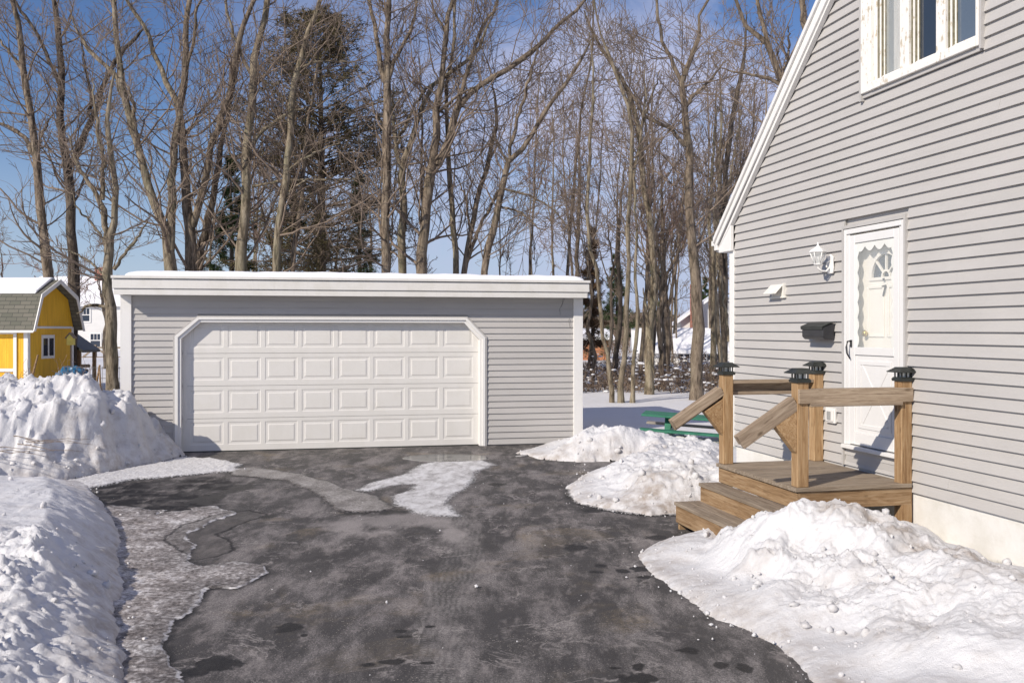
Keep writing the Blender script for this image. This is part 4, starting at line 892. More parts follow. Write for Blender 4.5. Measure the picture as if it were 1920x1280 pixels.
mb = MB(); ro = [(-.20, 1.90), (.23, 2.95), (DP/2, 3.42), (DP-.23, 2.95), (DP+.20, 1.90)]; rin = [(-.09, 1.90), (.31, 2.85), (DP/2, 3.29), (DP-.31, 2.85), (DP+.09, 1.90)]
for i in range(4): mb.prism([ro[i], ro[i+1], rin[i+1], rin[i]], .262, .285, 'x')
mb.box(LX-.2, .26, -.20, -.162, 1.87, 1.935); mb.build('rake_trim', WHITE, sh)
mb = MB(); mb.box(-.11, .012, -.014, -.001, -.2, 1.93); mb.box(.001, .016, -.014, .10, -.2, 1.98); mb.box(.001, .016, DP-.1, DP+.012, -.2, 2.03); mb.box(.001, .02, .10, DP-.1, 1.985, 2.05); mb.build('corner_trim', WHITE, sh)
sp_ = [(.262, 2.945), (.35, 3.05), (DP/2, 3.49), (DP/2+.05, 3.50), (DP/2+.1, 3.40), (DP/2, 3.412)]
mb = MB().prism([(.31, 2.962), (.38, 3.06), (DP/2-.05, 3.475), (DP/2+.1, 3.47), (DP/2+.18, 3.36), (DP/2, 3.405)], LX-.2, .05, 'x'); mb.build('roof_snow', SNOWR, sh, .02)
mb = MB()
dx0, dx1 = -1.75, -.30
mb.box(dx0, dx1, -.04, -.015, 1.83, 1.93); mb.box(dx0, dx0+.09, -.04, -.015, -.1, 1.83); mb.box(dx1-.09, dx1, -.04, -.015, -.1, 1.83); mb.box(dx0+.68, dx0+.77, -.04, -.015, -.1, 1.83); mb.box(dx0+.09, dx1-.09, -.036, -.015, .78, .87)
sdo = mb.build('door', WHITE, sh)
mb = MB(); bar2(mb, dx0+.1, .0, dx0+.68, .78, .04, -.034, -.016); bar2(mb, dx0+.77, .78, dx1-.09, 0, .04, -.034, -.016); mb.build('door_brace', WHITE, sdo)
mb = MB().box(.0012, .03, .70, 1.38, 1.12, 1.80)
sw = mb.build('window', WHITE, sh); mb = MB(); mb.box(.03, .036, .76, .99, 1.2, 1.70); mb.box(.03, .036, 1.08, 1.31, 1.2, 1.70); mb.build('pane', GLASS, sw)

# ------------------------------------------------------------------ neighbours
WCLAP = mat_siding('white_clapboards', (.66, .65, .63)); GREYSN = 0; BRICK = M_('red_brick', (.33, .12, .08), .9, .2); b_ = BRICK.N('ShaderNodeTexBrick', Scale=2.2); b_.inputs['Color1'].default_value = (.36, .13, .08, 1); b_.inputs['Color2'].default_value = (.26, .09, .06, 1); b_.inputs['Mortar'].default_value = (.4, .36, .32, 1)
sp = BRICK.N('ShaderNodeSeparateXYZ'); BRICK.L(BRICK.tc.outputs['Object'], sp.inputs[0]); cb = BRICK.N('ShaderNodeCombineXYZ'); BRICK.L(BRICK.math('ADD', sp.outputs['X'], sp.outputs['Y']), cb.inputs['X']); BRICK.L(sp.outputs['Z'], cb.inputs['Y']); BRICK.L(cb.outputs[0], b_.inputs['Vector']); BRICK.col(b_.outputs['Color']); BRICK = BRICK.m
SHUT = simple('dark_window_frame', (.5, .5, .48), .5)
def nwindow(par, x0, x1, z0, z1, y=-.0):
    mb = MB(); mb.box(x0-.12, x1+.12, y-.06, y, z0-.12, z0); mb.box(x0-.12, x1+.12, y-.06, y, z1, z1+.12); mb.box(x0-.12, x0, y-.06, y, z0, z1); mb.box(x1, x1+.12, y-.06, y, z0, z1); mb.box(x0, x1, y-.05, y-.01, (z0+z1)/2-.04, (z0+z1)/2+.04)
    for i in (1, 2): mb.box(x0+(x1-x0)*i/3-.02, x0+(x1-x0)*i/3+.02, y-.045, y-.01, (z0+z1)/2, z1)
    w = mb.build('window', WHITE, par); MB().box(x0, x1, y-.02, y-.005, z0, z1).build('pane', GLASS, w)
def far_house(loc, rz, W, D, eave, ridge, label, wins, snow=True, chim=None, mat=WCLAP, ridge_dir='x', chmat=None):
    h = empty('neighbouring_house', loc, rz); tag(h, label, 'house')
    m1 = MB()
    if ridge_dir == 'x': m1.prism([(0, -.5), (0, eave), (D/2, ridge), (D, eave), (D, -.5)], 0, W, 'x')
    else: m1.prism([(0, -.5), (0, eave), (W/2, ridge), (W, eave), (W, -.5)], 0, D, 'y')
    m1.build('wall', mat, h)
    m2 = MB(); t = .18; o = .35
    if ridge_dir == 'x':
        sl = (ridge-eave)/(D/2)
        for s in (0, 1):
            f = (lambda y: y) if s == 0 else (lambda y: D-y)
            m2.prism([(f(-o), eave-o*sl+.02), (f(D/2), ridge+.02), (f(D/2), ridge+.02+t), (f(-o), eave-o*sl+.02+t)], -o, W+o, 'x')
    else:
        sl = (ridge-eave)/(W/2)
        for s in (0, 1):
            f = (lambda y: y) if s == 0 else (lambda y: W-y)
            m2.prism([(f(-o), eave-o*sl+.02), (f(W/2), ridge+.02), (f(W/2), ridge+.02+t), (f(-o), eave-o*sl+.02+t)], -o, D, 'y')
    m2.build('roof', SNOWR if snow else ASPH_SH, h)
    for w in wins: nwindow(h, *w)
    if chim:
        for c in chim: MB().box(*c).build('chimney', BRICK, h)
    return h
# white house behind the shed (s about 20 px/m at Y 88)
a = at(40, 618, 88); far_house((a.x, 88, -.2), math.radians(2), 12.5, 9, 4.6, 7.3, 'white clapboard house with snowy roof and brick chimney behind the shed and garage', [(5.45, 6.35, 3.0, 4.2), (6.45, 7.35, .6, 1.8), (9.9, 10.8, .6, 1.8)], chim=[(5.3, 6.6, 3.7, 4.9, 6.6, 8.35)])
a = at(1276, 618, 56); far_house((a.x, 56, -.2), math.radians(-8), 4.4, 8, 2.7, 4.3, 'white gabled house with tall red brick chimney seen between the tree trunks', [(3.0, 3.7, 1.2, 2.2)], chim=[(.55, 1.05, -.75, -.05, -.5, 4.9)], ridge_dir='y')
a = at(1197, 618, 50); far_house((a.x, 50, -.1), math.radians(-6), 4.4, 4.0, 1.0, 2.0, 'low white porch wing with snow-covered roof behind the brush', [(2.1, 3.0, .1, .8), (3.3, 4.2, .1, .8)])
a = at(1088, 618, 58); ORB = simple('orange_brown_wall', (.42, .19, .10), .8, .2, .2, 2)
far_house((a.x, 58, -.5), 0, 1.75, 5, 1.9, 2.4, 'small orange-brown house wall glimpsed right of the garage', [], snow=True, mat=ORB)
# timber fence in front of the white house
fe = empty('rail_fence', (at(148, 618, 62).x, 62, 0), 0); tag(fe, 'weathered wooden rail fence with diagonal braces before the white house', 'fence')
mb = MB()
for z in (.75, .1): mb.box(0, 3.6, -.04, .04, z, z+.12)
mb.build('rail', WOODD, fe)
for x in (0.05, 1.1, 2.3, 3.5): board('post', (x, 0, -.6), (x, 0, 1.0), .14, .14, WOODD, fe, up=(0, 1, 0))
board('brace', (.2, -.06, .1), (1.0, -.06, .75), .04, .12, WOODD, fe); board('brace', (1.2, -.06, .78), (2.2, -.06, .1), .04, .12, WOODD, fe)
# bird house on a pole, dark canopy and tarped heap by the shed
bhp = at(133, 632, 27.5)
bh = empty('birdhouse', (bhp.x, 27.5, 1.55)); tag(bh, 'small pale yellow birdhouse on a pole right of the yellow shed', 'birdhouse')
mb = MB().prism([(-.09, 0), (.09, 0), (.09, .22), (0, .32), (-.09, .22)], -.08, .08); mb.build('body', simple('lemon_paint', (.75, .62, .15), .6), bh); MB().box(-.015, .015, -.012, .012, -1.7, 0).build('pole', WOODD, bh)
mb = MB().prism([(-.13, .19), (0, .34), (.13, .19), (.13, .215), (0, .365), (-.13, .215)], -.11, .11); mb.build('roof', WOODD, bh)
cp_ = at(131, 655, 31); cn = empty('wood_shelter', (cp_.x-.1, 31, 0)); tag(cn, 'small log shelter with dark pitched roof beside the yellow shed', 'shelter')
mb = MB().prism([(-.75, 1.25), (0, 1.75), (.75, 1.25), (.75, 1.33), (0, 1.85), (-.75, 1.33)], -.5, .8); mb.build('roof', BLACK, cn)
mb = MB()
for x in (-.6, .6):
    for y in (-.4, .7): mb.box(x-.05, x+.05, y-.05, y+.05, -.2, 1.4)
mb.build('post', WOODS, cn)
mb = MB()
rl = random.Random(4)
for i in range(5):
    for j in range(8): mb.tube([(-.45+.13*j-.06*(i % 2), -.3, .1+.17*i), (-.45+.13*j-.06*(i % 2), .6, .1+.17*i)], .06, 7)
mb.build('stacked_logs', WOODR, cn)
BLUE = simple('blue_tarpaulin', (.02, .12, .24), .35, .5, .5, 5, .6, 12)
hp = at(136, 690, 26.6); bm = bmesh.new(); bmesh.ops.create_icosphere(bm, subdivisions=4, radius=1)
for v in bm.verts:
    n_ = fbm(np.array([v.co.x*1.3+v.co.z]), np.array([v.co.y*1.3+v.co.z*.7]), 1.7, 4, 5)[0]; v.co *= 1+.35*n_
    v.co.x *= .42; v.co.y *= .5; v.co.z = v.co.z*.42+.45
me = bpy.data.meshes.new('tarpaulin_heap'); bm.to_mesh(me); bm.free(); o = bpy.data.objects.new('tarpaulin_heap', me); COL.objects.link(o); me.materials.append(BLUE); o.location = (hp.x, 26.6, .1); tag(o, 'heap under a crumpled blue tarpaulin beside the shed', 'tarpaulin')
# garden stakes and wire by the big trunk
for i, (px, y0, y1, ln, lab) in enumerate([(177, 727, 684, .12, 'leaning dark garden stake left of the tree trunk by the snow pile'), (189, 728, 690, -.03, 'short upright garden stake just left of the tree trunk'), (211, 735, 684, 0, 'white-tipped thin stake in front of the tree trunk'), (56, 715, 665, .18, 'dark leaning stick in front of the yellow shed corner')]):
    Y = 21; a = at(px, y0+10, Y); b = at(px, y1, Y); mb = MB().tube([a, Vector((b.x+ln, Y, b.z))], .022 if i != 2 else .015, 5); o = mb.build('garden_stake', WOODS if i != 2 else WHITE); tag(o, lab, 'stake')
mb = MB()
for z in (.35, .6, .85, 1.1): mb.tube([tuple(at(120, 700, 22.5)[k] if k < 2 else z for k in range(3)), (at(230, 700, 22)[0], 22, z)], .006, 4)
for i in range(14):
    x = at(120+i*8, 700, 22.4)[0]; mb.tube([(x, 22.4, 0), (x, 22.4, 1.12)], .005, 4)
o = mb.build('wire_fence', simple('rusty_wire', (.12, .11, .10), .6)); tag(o, 'thin sagging wire fence between the shed and the garage', 'fence')
# ------------------------------------------------------------------ trees
def resample(pts, N):
    P = np.array(pts, float); n = len(P)
    if n < 2: return np.repeat(P, N, 0)
    d = np.r_[0, np.cumsum(np.linalg.norm(np.diff(P[:, :3], axis=0), axis=1))]; t = np.linspace(0, d[-1], N)
    Pe = np.vstack([2*P[0]-P[1], P, 2*P[-1]-P[-2]]); out = np.zeros((N, P.shape[1]))
    for k, tt in enumerate(t):
        i = min(np.searchsorted(d, tt, side='right')-1, n-2); u = (tt-d[i])/(d[i+1]-d[i]+1e-9); p0, p1, p2, p3 = Pe[i], Pe[i+1], Pe[i+2], Pe[i+3]
        out[k] = .5*(2*p1+(p2-p0)*u+(2*p0-5*p1+4*p2-p3)*u*u+(3*p1-p0-3*p2+p3)*u**3)
    out[:, 3] = np.maximum(out[:, 3], .004)
    return out
def tubes(P, R, K):
    M, N, _ = P.shape
    T = np.gradient(P, axis=1); T /= np.linalg.norm(T, axis=2, keepdims=True)+1e-9
    ref = np.where(np.abs(T[..., 2:3]) < .9, np.array([0, 0, 1.0]), np.array([1.0, 0, 0]))
    ref = np.broadcast_to(ref[:, :1], T.shape); A = np.cross(T, ref); A /= np.linalg.norm(A, axis=2, keepdims=True)+1e-9; B = np.cross(T, A)
    th = np.arange(K)*2*np.pi/K
    V = P[:, :, None]+R[:, :, None, None]*(np.cos(th)[None, None, :, None]*A[:, :, None]+np.sin(th)[None, None, :, None]*B[:, :, None])
    idx = np.arange(M*N*K).reshape(M, N, K); a = idx[:, :-1]; b = idx[:, 1:]
    q = np.stack([a, np.roll(a, -1, 2), np.roll(b, -1, 2), b], -1).reshape(-1, 4)
    return V.reshape(-1, 3), q
def join(parts):
    vs, qs, n = [], [], 0
    for V, q in parts: vs.append(V); qs.append(q+n); n += len(V)
    return np.concatenate(vs), np.concatenate(qs)
def grow(P, R, k, rng, t0=.2, t1=1.0, ang=(25, 60), ratio=(.3, .55), rr=.5, N=5, up=.25, wig=.25, lenabs=None, rmin=.0045, rtip=.45):
    """k children on every polyline of P (M,N,3)"""
    M = len(P); k = np.full(M, k) if np.isscalar(k) else np.asarray(k); par = np.repeat(np.arange(M), k); C = len(par)
    if C == 0: return np.zeros((0, N, 3)), np.zeros((0, N))
    n = P.shape[1]; t = t0+(t1-t0)*rng.random(C); f = t*(n-1); i = np.minimum(f.astype(int), n-2); u = (f-i)[:, None]
    p0 = P[par, i]*(1-u)+P[par, i+1]*u; tan = P[par, i+1]-P[par, i]; tan /= np.linalg.norm(tan, axis=1, keepdims=True)+1e-9
    r0 = R[par, i]*(1-u[:, 0])+R[par, i+1]*u[:, 0]
    L = np.linalg.norm(np.diff(P, axis=1), axis=2).sum(1)[par]
    rv = rng.standard_normal((C, 3)); rv -= (rv*tan).sum(1, keepdims=True)*tan; rv /= np.linalg.norm(rv, axis=1, keepdims=True)+1e-9
    a = np.radians(ang[0]+(ang[1]-ang[0])*rng.random(C))[:, None]; d = np.cos(a)*tan+np.sin(a)*rv
    ln = (L*(ratio[0]+(ratio[1]-ratio[0])*rng.random(C))*(1.15-.6*t)) if lenabs is None else (lenabs[0]+(lenabs[1]-lenabs[0])*rng.random(C))*(1.2-.5*t)
    out = np.zeros((C, N, 3)); out[:, 0] = p0; st = (ln/(N-1))[:, None]
    for j in range(1, N):
        d = d+rng.standard_normal((C, 3))*wig*np.array([1, 1, .8])+np.array([0, 0, up]); d /= np.linalg.norm(d, axis=1, keepdims=True); out[:, j] = out[:, j-1]+d*st
    r = np.clip(r0*rr*(.6+.5*rng.random(C)), rmin, None); RR = np.maximum(rmin*.8, r[:, None]*np.linspace(1, rtip, N)[None])
    return out, RR
BARKS = [mat_bark('bark_grey_brown', (.195, .15, .11), (.34, .275, .205), .15), mat_bark('bark_mossy_tan', (.225, .18, .125), (.38, .325, .24), .45), mat_bark('bark_dark', (.115, .09, .07), (.20, .165, .13), .1)]
TWIG = simple('twig_bark', (.20, .155, .12), .85, .2, .3, 5, 0); TWIG2 = simple('reddish_twig_bark', (.22, .15, .12), .85, .2, .3, 5, 0)
def tree(label, Y, stems, seed, mat=0, dens=1.0, group=None, twig=None, lvl=3, name='bare_tree', zmin=3.2, l1=(1.2, 3.6), base=True, depth_sp=.25, extend=2.5, tw=.0052, up=.10):
    rng = np.random.default_rng(seed); s = F/Y; root = None
    SP = []; tr = []
    for si, st in enumerate(stems):
        pts = []; zoff = 0; y_off = 0; dirn = rng.uniform(-depth_sp, depth_sp)*(0 if si == 0 else 1)
        for k, (px, py, w) in enumerate(st):
            a = at(px, py, Y); y_off = dirn*max(0, (st[0][1]-py)/s); pts.append([a.x, Y+y_off, a.z, w/2/s])
        if si == 0 and base:
            gz = float(yard_z(np.array([pts[0][0]]), np.array([Y]))[0])
            if pts[0][2] > gz+.3:
                w0 = pts[0][3]; pts.insert(0, [pts[0][0]+.03, Y, gz-.15, w0*1.22])
            else: pts[0][2] = gz-.15
            pts.insert(1, [pts[0][0]*.97+pts[1][0]*.03, Y, gz+.25, pts[0][3]*1.02]); pts[0][3] *= 1.35
        if st[-1][1] < 20 and extend:
            a, b = np.array(pts[-1]), np.array(pts[-2]); d = (a-b)[:3]; d = d/np.linalg.norm(d)+np.array([0, 0, .2]); pts.append(list(a[:3]+d*extend)+[a[3]*.6])
        else: pts[-1][3] *= .5
        Rz = resample(pts, 22); w = Rz[:, :3]
        Rz[1:, :3] += rng.standard_normal((21, 3))*.02*np.array([1, 1, 0]); Rz[:, 3] *= 1+.05*rng.standard_normal(22)
        SP.append(Rz)
    S = np.array(SP); P0, R0 = S[:, :, :3], S[:, :, 3]
    loc = np.array([P0[0, 0, 0], Y, 0.0])
    V, q = tubes(P0-loc, R0, 12)
    root = empty(name, tuple(loc)); tag(root, label, 'tree', group)
    mesh_np('trunk', V, q, BARKS[mat], root, smooth=True)
    # side limbs start above zmin only
    n1 = []
    hi = P0[:, -1, 2]; Ls = np.linalg.norm(np.diff(P0, axis=1), axis=2).sum(1)
    parts = []; 
    keepP, keepR, cnt = [], [], []
    for i in range(len(P0)):
        m_ = P0[i, :, 2] > zmin
        if m_.sum() < 3: continue
        j0 = np.argmax(m_); rs = resample(np.c_[P0[i, j0:], R0[i, j0:]], 22); keepP.append(rs[:, :3]); keepR.append(rs[:, 3]); L = np.linalg.norm(np.diff(rs[:, :3], axis=0), axis=1).sum(); cnt.append(max(2, int(L*2.9*dens)))
    if keepP:
        Pk, Rk = np.array(keepP), np.array(keepR)
        P1, R1 = grow(Pk, Rk, np.array(cnt), rng, 0, 1, (35, 75), rr=.30, N=8, up=up, wig=.20, lenabs=l1, rmin=tw*1.7, rtip=.3); parts.append(tubes(P1, R1, 5))
        P2, R2 = grow(P1, R1, 6, rng, .15, 1, (25, 55), (.28, .55), .55, 6, up*.8, .20, rmin=tw*1.3); parts.append(tubes(P2, R2, 4))
        if lvl > 2: P3, R3 = grow(P2, R2, 4, rng, .1, 1, (20, 55), (.35, .65), .6, 4, .06, .20, rmin=tw); parts.append(tubes(P3, R3, 3))
        if lvl > 3: P4, R4 = grow(P3, R3, 2, rng, .1, 1, (20, 50), (.5, .8), .7, 3, .05, .2, rmin=tw*.85); parts.append(tubes(P4, R4, 3))
        V, q = join(parts); mesh_np('crown', V-loc, q, twig or TWIG, root)
    return root

B = lambda *a: list(a)
T = []
def add(label, Y, stems, mat=0, **kw): T.append((label, Y, stems, mat, kw))
add('leftmost tall bare tree behind the yellow shed, single trunk leaning left at the top', 29, [[(93, 525, 19), (84, 460, 17), (75, 380, 15), (68, 310, 14), (62, 270, 14), (55, 200, 12), (45, 130, 11), (35, 60, 10), (22, 0, 8)], [(62, 290, 8), (50, 262, 8), (20, 240, 7), (-10, 228, 6)], [(66, 290, 6), (75, 250, 5), (95, 205, 4)], [(45, 130, 6), (20, 100, 5), (-10, 60, 4)]], 0)
add('dark straight bare tree forking into a Y just right of the yellow shed', 30.5, [[(134, 690, 23), (135, 640, 22), (138, 530, 21), (135, 460, 18), (130, 350, 17), (124, 300, 16), (117, 270, 14), (114, 200, 13), (114, 130, 12), (110, 60, 11), (101, 0, 9)], [(132, 312, 13), (150, 270, 12), (165, 220, 11), (185, 160, 9), (205, 105, 8), (235, 65, 7), (256, 40, 6)], [(112, 160, 8), (90, 110, 7), (70, 65, 6), (45, 30, 6), (25, 0, 5)], [(165, 220, 7), (172, 180, 6), (160, 130, 5), (150, 60, 4)]], 2)
add('knobbly forked tree standing right against the left end of the garage', 19.5, [[(212, 716, 24), (211, 640, 22), (207, 570, 20), (203, 500, 18), (205, 455, 17), (213, 425, 12), (217, 395, 11), (214, 330, 11), (208, 290, 10), (203, 240, 9), (206, 200, 7), (215, 130, 5)], [(201, 458, 12), (195, 400, 11), (182, 365, 9), (160, 330, 7), (147, 305, 6), (130, 250, 4)], [(192, 375, 8), (193, 300, 8), (186, 270, 7), (180, 220, 6), (172, 150, 4)], [(214, 505, 6), (240, 470, 6), (262, 445, 5), (280, 415, 3)], [(198, 575, 7), (178, 572, 6), (160, 575, 5), (145, 590, 3)], [(200, 455, 4), (175, 420, 4), (150, 390, 3), (140, 350, 2)], [(203, 520, 4), (165, 490, 4), (130, 470, 3), (95, 462, 2)]], 1, zmin=2.6, l1=(.7, 2.2), dens=.9)
add('pale smooth bare tree whose trunk splits low behind the left end of the garage roof', 25, [[(319, 505, 24), (315, 460, 20), (311, 420, 16), (290, 380, 15), (270, 315, 14), (253, 253, 14), (237, 190, 13), (229, 148, 12), (222, 100, 11), (219, 63, 10), (214, 0, 8)], [(320, 470, 15), (319, 380, 15), (317, 295, 14), (322, 240, 13), (325, 194, 12), (297, 145, 10), (270, 84, 9), (253, 38, 8), (224, 0, 7)], [(253, 250, 8), (255, 200, 7), (240, 150, 0.1)], [(253, 260, 9), (210, 140, 8), (160, 90, 7), (120, 20, 5)]], 1)
add('bare tree with a tall V-shaped fork, second from the left behind the garage roof', 25.5, [[(358, 502, 22), (356, 422, 19), (346, 338, 16), (339, 236, 15), (335, 203, 14), (342, 165, 13), (350, 127, 12), (346, 63, 11), (357, 0, 9)], [(362, 425, 13), (384, 359, 13), (401, 287, 12), (422, 228, 11), (447, 169, 11), (464, 84, 10), (485, 35, 8), (505, 0, 7)], [(350, 127, 7), (365, 80, 6), (372, 20, 5), (385, 0, 4)]], 0)
add('dark leaning trunk crossing behind the V-forked tree', 27, [[(374, 502, 17), (388, 422, 16), (401, 359, 13), (411, 291, 10), (425, 220, 8), (445, 120, 6), (455, 40, 5)]], 2, dens=.8)
add('thick upright bare tree with a sideways limb, third from the left behind the garage roof', 25, [[(451, 504, 22), (458, 422, 19), (462, 338, 17), (466, 253, 16), (475, 169, 15), (477, 105, 14), (492, 50, 12), (502, 0, 11)], [(468, 290, 8), (485, 255, 7), (510, 235, 6), (540, 215, 5), (600, 195, 4)], [(476, 150, 7), (455, 110, 6), (440, 60, 5), (425, 0, 4)], [(472, 350, 5), (500, 345, 5), (540, 338, 5), (620, 337, 4), (690, 335, 3)]], 1)
add('slender pale bare tree in front of the dark pine, leaning right towards the top', 24.5, [[(517, 505, 17), (527, 413, 15), (536, 346, 14), (544, 253, 13), (553, 169, 12), (568, 84, 11), (595, 25, 9), (601, 0, 8)], [(540, 320, 6), (570, 300, 5), (600, 285, 4), (640, 270, 3)], [(527, 380, 5), (560, 345, 4), (590, 330, 3)], [(560, 130, 5), (600, 115, 4), (670, 118, 3)]], 1)
add('thin grey sapling just right of the slender pale tree behind the garage', 26, [[(550, 506, 10), (560, 420, 9), (567, 350, 8), (575, 250, 6), (590, 170, 5), (600, 90, 4)]], 0, dens=.7)
add('straight pole-like bare tree forking high up, left of centre behind the garage roof', 24.5, [[(724, 508, 17), (724, 380, 16), (725, 211, 15), (725, 148, 14), (727, 84, 12), (729, 0, 10)], [(724, 160, 10), (708, 105, 9), (699, 42, 8), (687, 0, 7)], [(728, 150, 8), (738, 115, 8), (750, 93, 7), (771, 46, 6), (779, 0, 5)], [(731, 220, 5), (738, 270, 0.1)]], 0)
add('bare tree with a low fork just right of the pole-like tree', 25.5, [[(754, 509, 15), (758, 380, 14), (754, 316, 13), (764, 290, 11), (775, 253, 10), (796, 190, 9), (817, 156, 8), (855, 131, 7), (897, 93, 6), (910, 63, 5), (930, 20, 4)], [(753, 316, 9), (741, 274, 8), (735, 211, 6), (732, 150, 4)], [(745, 270, 6), (770, 215, 5), (800, 165, 5), (850, 140, 4)]], 1)
add('large dark leaning tree in mid row, one long limb sweeping to the upper right', 25, [[(790, 509, 21), (800, 380, 19), (813, 295, 17), (821, 211, 13), (830, 127, 11), (836, 42, 9), (851, 0, 8)], [(820, 310, 14), (847, 249, 14), (857, 207, 13), (880, 175, 11), (910, 152, 10), (961, 122, 10), (1007, 84, 9), (1045, 46, 7), (1087, 8, 6)], [(857, 205, 8), (868, 160, 8), (881, 127, 7), (893, 76, 7), (919, 25, 6), (935, 0, 5)], [(821, 211, 6), (860, 180, 5), (900, 160, 4)], [(835, 60, 5), (815, 20, 5), (810, 0, 4)]], 0)
add('thin upright tree rising right of the large dark leaning tree', 26, [[(855, 511, 11), (847, 380, 10), (841, 295, 9), (838, 169, 7), (850, 90, 6), (855, 0, 5)]], 1, dens=.8)
add('slim forked tree curving up towards the right, right of centre behind the garage', 26, [[(870, 512, 11), (878, 460, 11), (885, 422, 10), (902, 350, 9), (923, 274, 8), (931, 203, 6), (920, 150, 4)], [(874, 495, 7), (895, 440, 7), (910, 405, 6), (944, 346, 5), (952, 300, 4)], [(880, 430, 5), (872, 370, 4), (850, 320, 3)]], 0)
add('leaning bare tree nearest the right end of the garage roof, its limbs fanning right', 25, [[(909, 514, 14), (927, 422, 13), (940, 363, 12), (952, 304, 11), (982, 274, 9), (1016, 219, 8), (1058, 160, 7), (1087, 118, 6), (1110, 70, 4)], [(951, 306, 8), (965, 245, 7), (982, 186, 6), (995, 139, 5), (1010, 90, 4)], [(941, 388, 4), (973, 397, 4), (1003, 422, 3), (1020, 440, 2)], [(945, 354, 5), (1003, 371, 4), (1045, 401, 3), (1075, 440, 2)], [(951, 304, 5), (930, 260, 4), (925, 220, 3)]], 0)
add('very thin tall sapling directly above the right end of the garage roof', 27, [[(1064, 516, 6), (1072, 400, 6), (1081, 295, 5), (1090, 200, 4), (1108, 120, 4), (1112, 10, 3)]], 0, dens=.8)
add('thin crooked sapling with pale bark right of the garage roof corner', 24, [[(1147, 756, 9), (1136, 658, 8), (1127, 599, 8), (1121, 539, 7), (1104, 430, 6), (1103, 338, 6), (1110, 211, 5), (1112, 148, 4), (1105, 60, 3)]], 1, dens=.8)
add('slim leaning tree second in the clump right of the garage', 24, [[(1165, 757, 11), (1171, 658, 10), (1174, 599, 10), (1176, 539, 9), (1181, 380, 8), (1186, 295, 8), (1181, 211, 7), (1148, 118, 6), (1125, 60, 4), (1115, 0, 3)]], 1, dens=1)
add('thin wavy sapling third in the clump right of the garage', 24, [[(1185, 757, 9), (1190, 673, 7), (1195, 599, 7), (1193, 554, 6), (1193, 430, 5), (1190, 330, 5), (1205, 230, 4), (1210, 120, 3)]], 1, dens=.8)
add('twin-stemmed mossy tree midway between the garage and the house', 27, [[(1217, 731, 16), (1217, 658, 15), (1220, 590, 14), (1226, 540, 13), (1219, 422, 12), (1207, 338, 11), (1198, 253, 10), (1181, 181, 9), (1152, 127, 7), (1120, 80, 5), (1095, 20, 4)], [(1226, 731, 7), (1222, 660, 6), (1212, 600, 6), (1205, 540, 4)], [(1198, 253, 6), (1215, 200, 5), (1240, 130, 4)]], 1)
add('stout straight tree with reddish trunk, largest between the garage and the house', 25, [[(1306, 745, 23), (1308, 658, 22), (1309, 590, 21), (1303, 540, 20), (1294, 422, 18), (1291, 295, 15), (1286, 240, 14), (1283, 190, 12), (1276, 148, 11), (1295, 105, 9), (1312, 63, 7), (1312, 34, 6), (1329, 0, 5)], [(1278, 155, 8), (1262, 120, 8), (1253, 97, 7), (1240, 55, 6), (1232, 0, 5)], [(1287, 200, 8), (1300, 180, 7), (1312, 169, 6), (1333, 148, 5), (1363, 110, 4)], [(1284, 274, 8), (1268, 255, 8), (1253, 240, 7), (1211, 219, 7), (1186, 181, 6), (1150, 130, 5), (1120, 90, 3)]], 0)
add('dark slender tree close behind the far corner of the grey house', 28, [[(1359, 700, 12), (1360, 527, 11), (1359, 380, 10), (1367, 253, 9), (1380, 190, 8), (1395, 110, 6), (1400, 20, 4)]], 2)
add('mossy twin trunk beside the dark slender tree at the house corner', 27, [[(1352, 690, 9), (1345, 600, 9), (1338, 500, 8), (1330, 420, 6), (1335, 330, 5), (1345, 200, 4)], [(1366, 640, 5), (1362, 560, 6), (1352, 470, 5), (1350, 380, 4)]], 1, dens=.8)
add('distant bushy-topped reddish tree behind the brush, left of the stout tree', 36, [[(1251, 714, 15), (1250, 628, 15), (1247, 569, 13), (1244, 510, 10), (1242, 420, 7), (1240, 340, 5)], [(1250, 600, 7), (1262, 520, 6), (1272, 430, 5), (1275, 340, 3)], [(1247, 580, 7), (1232, 500, 6), (1222, 420, 5), (1215, 350, 3)], [(1244, 500, 5), (1205, 430, 4), (1195, 370, 2)], [(1247, 520, 5), (1290, 440, 4), (1300, 360, 2)]], 0, zmin=4.5, dens=2.4, twig=TWIG2, extend=0, l1=(.8, 2.0), up=.22)
add('big limbed tree rising behind the house roof at the upper right', 20, [[(1540, 640, 24), (1530, 400, 22), (1500, 230, 19), (1468, 165, 14), (1460, 127, 12), (1439, 84, 11), (1405, 63, 8), (1384, 25, 7), (1375, 0, 6)], [(1466, 160, 7), (1450, 150, 7), (1422, 143, 6), (1380, 135, 4), (1342, 124, 3)], [(1441, 86, 9), (1426, 21, 8), (1422, 0, 7)], [(1515, 180, 14), (1512, 90, 13), (1505, 50, 12), (1495, 0, 11)], [(1464, 150, 5), (1475, 100, 5), (1470, 50, 4)]], 0, zmin=5, l1=(.9, 2.4))
for i, (l, Y, st, m_, kw) in enumerate(T): tree(l, Y, st, 1000+i, m_, lvl=kw.pop('lvl', 3), **kw)

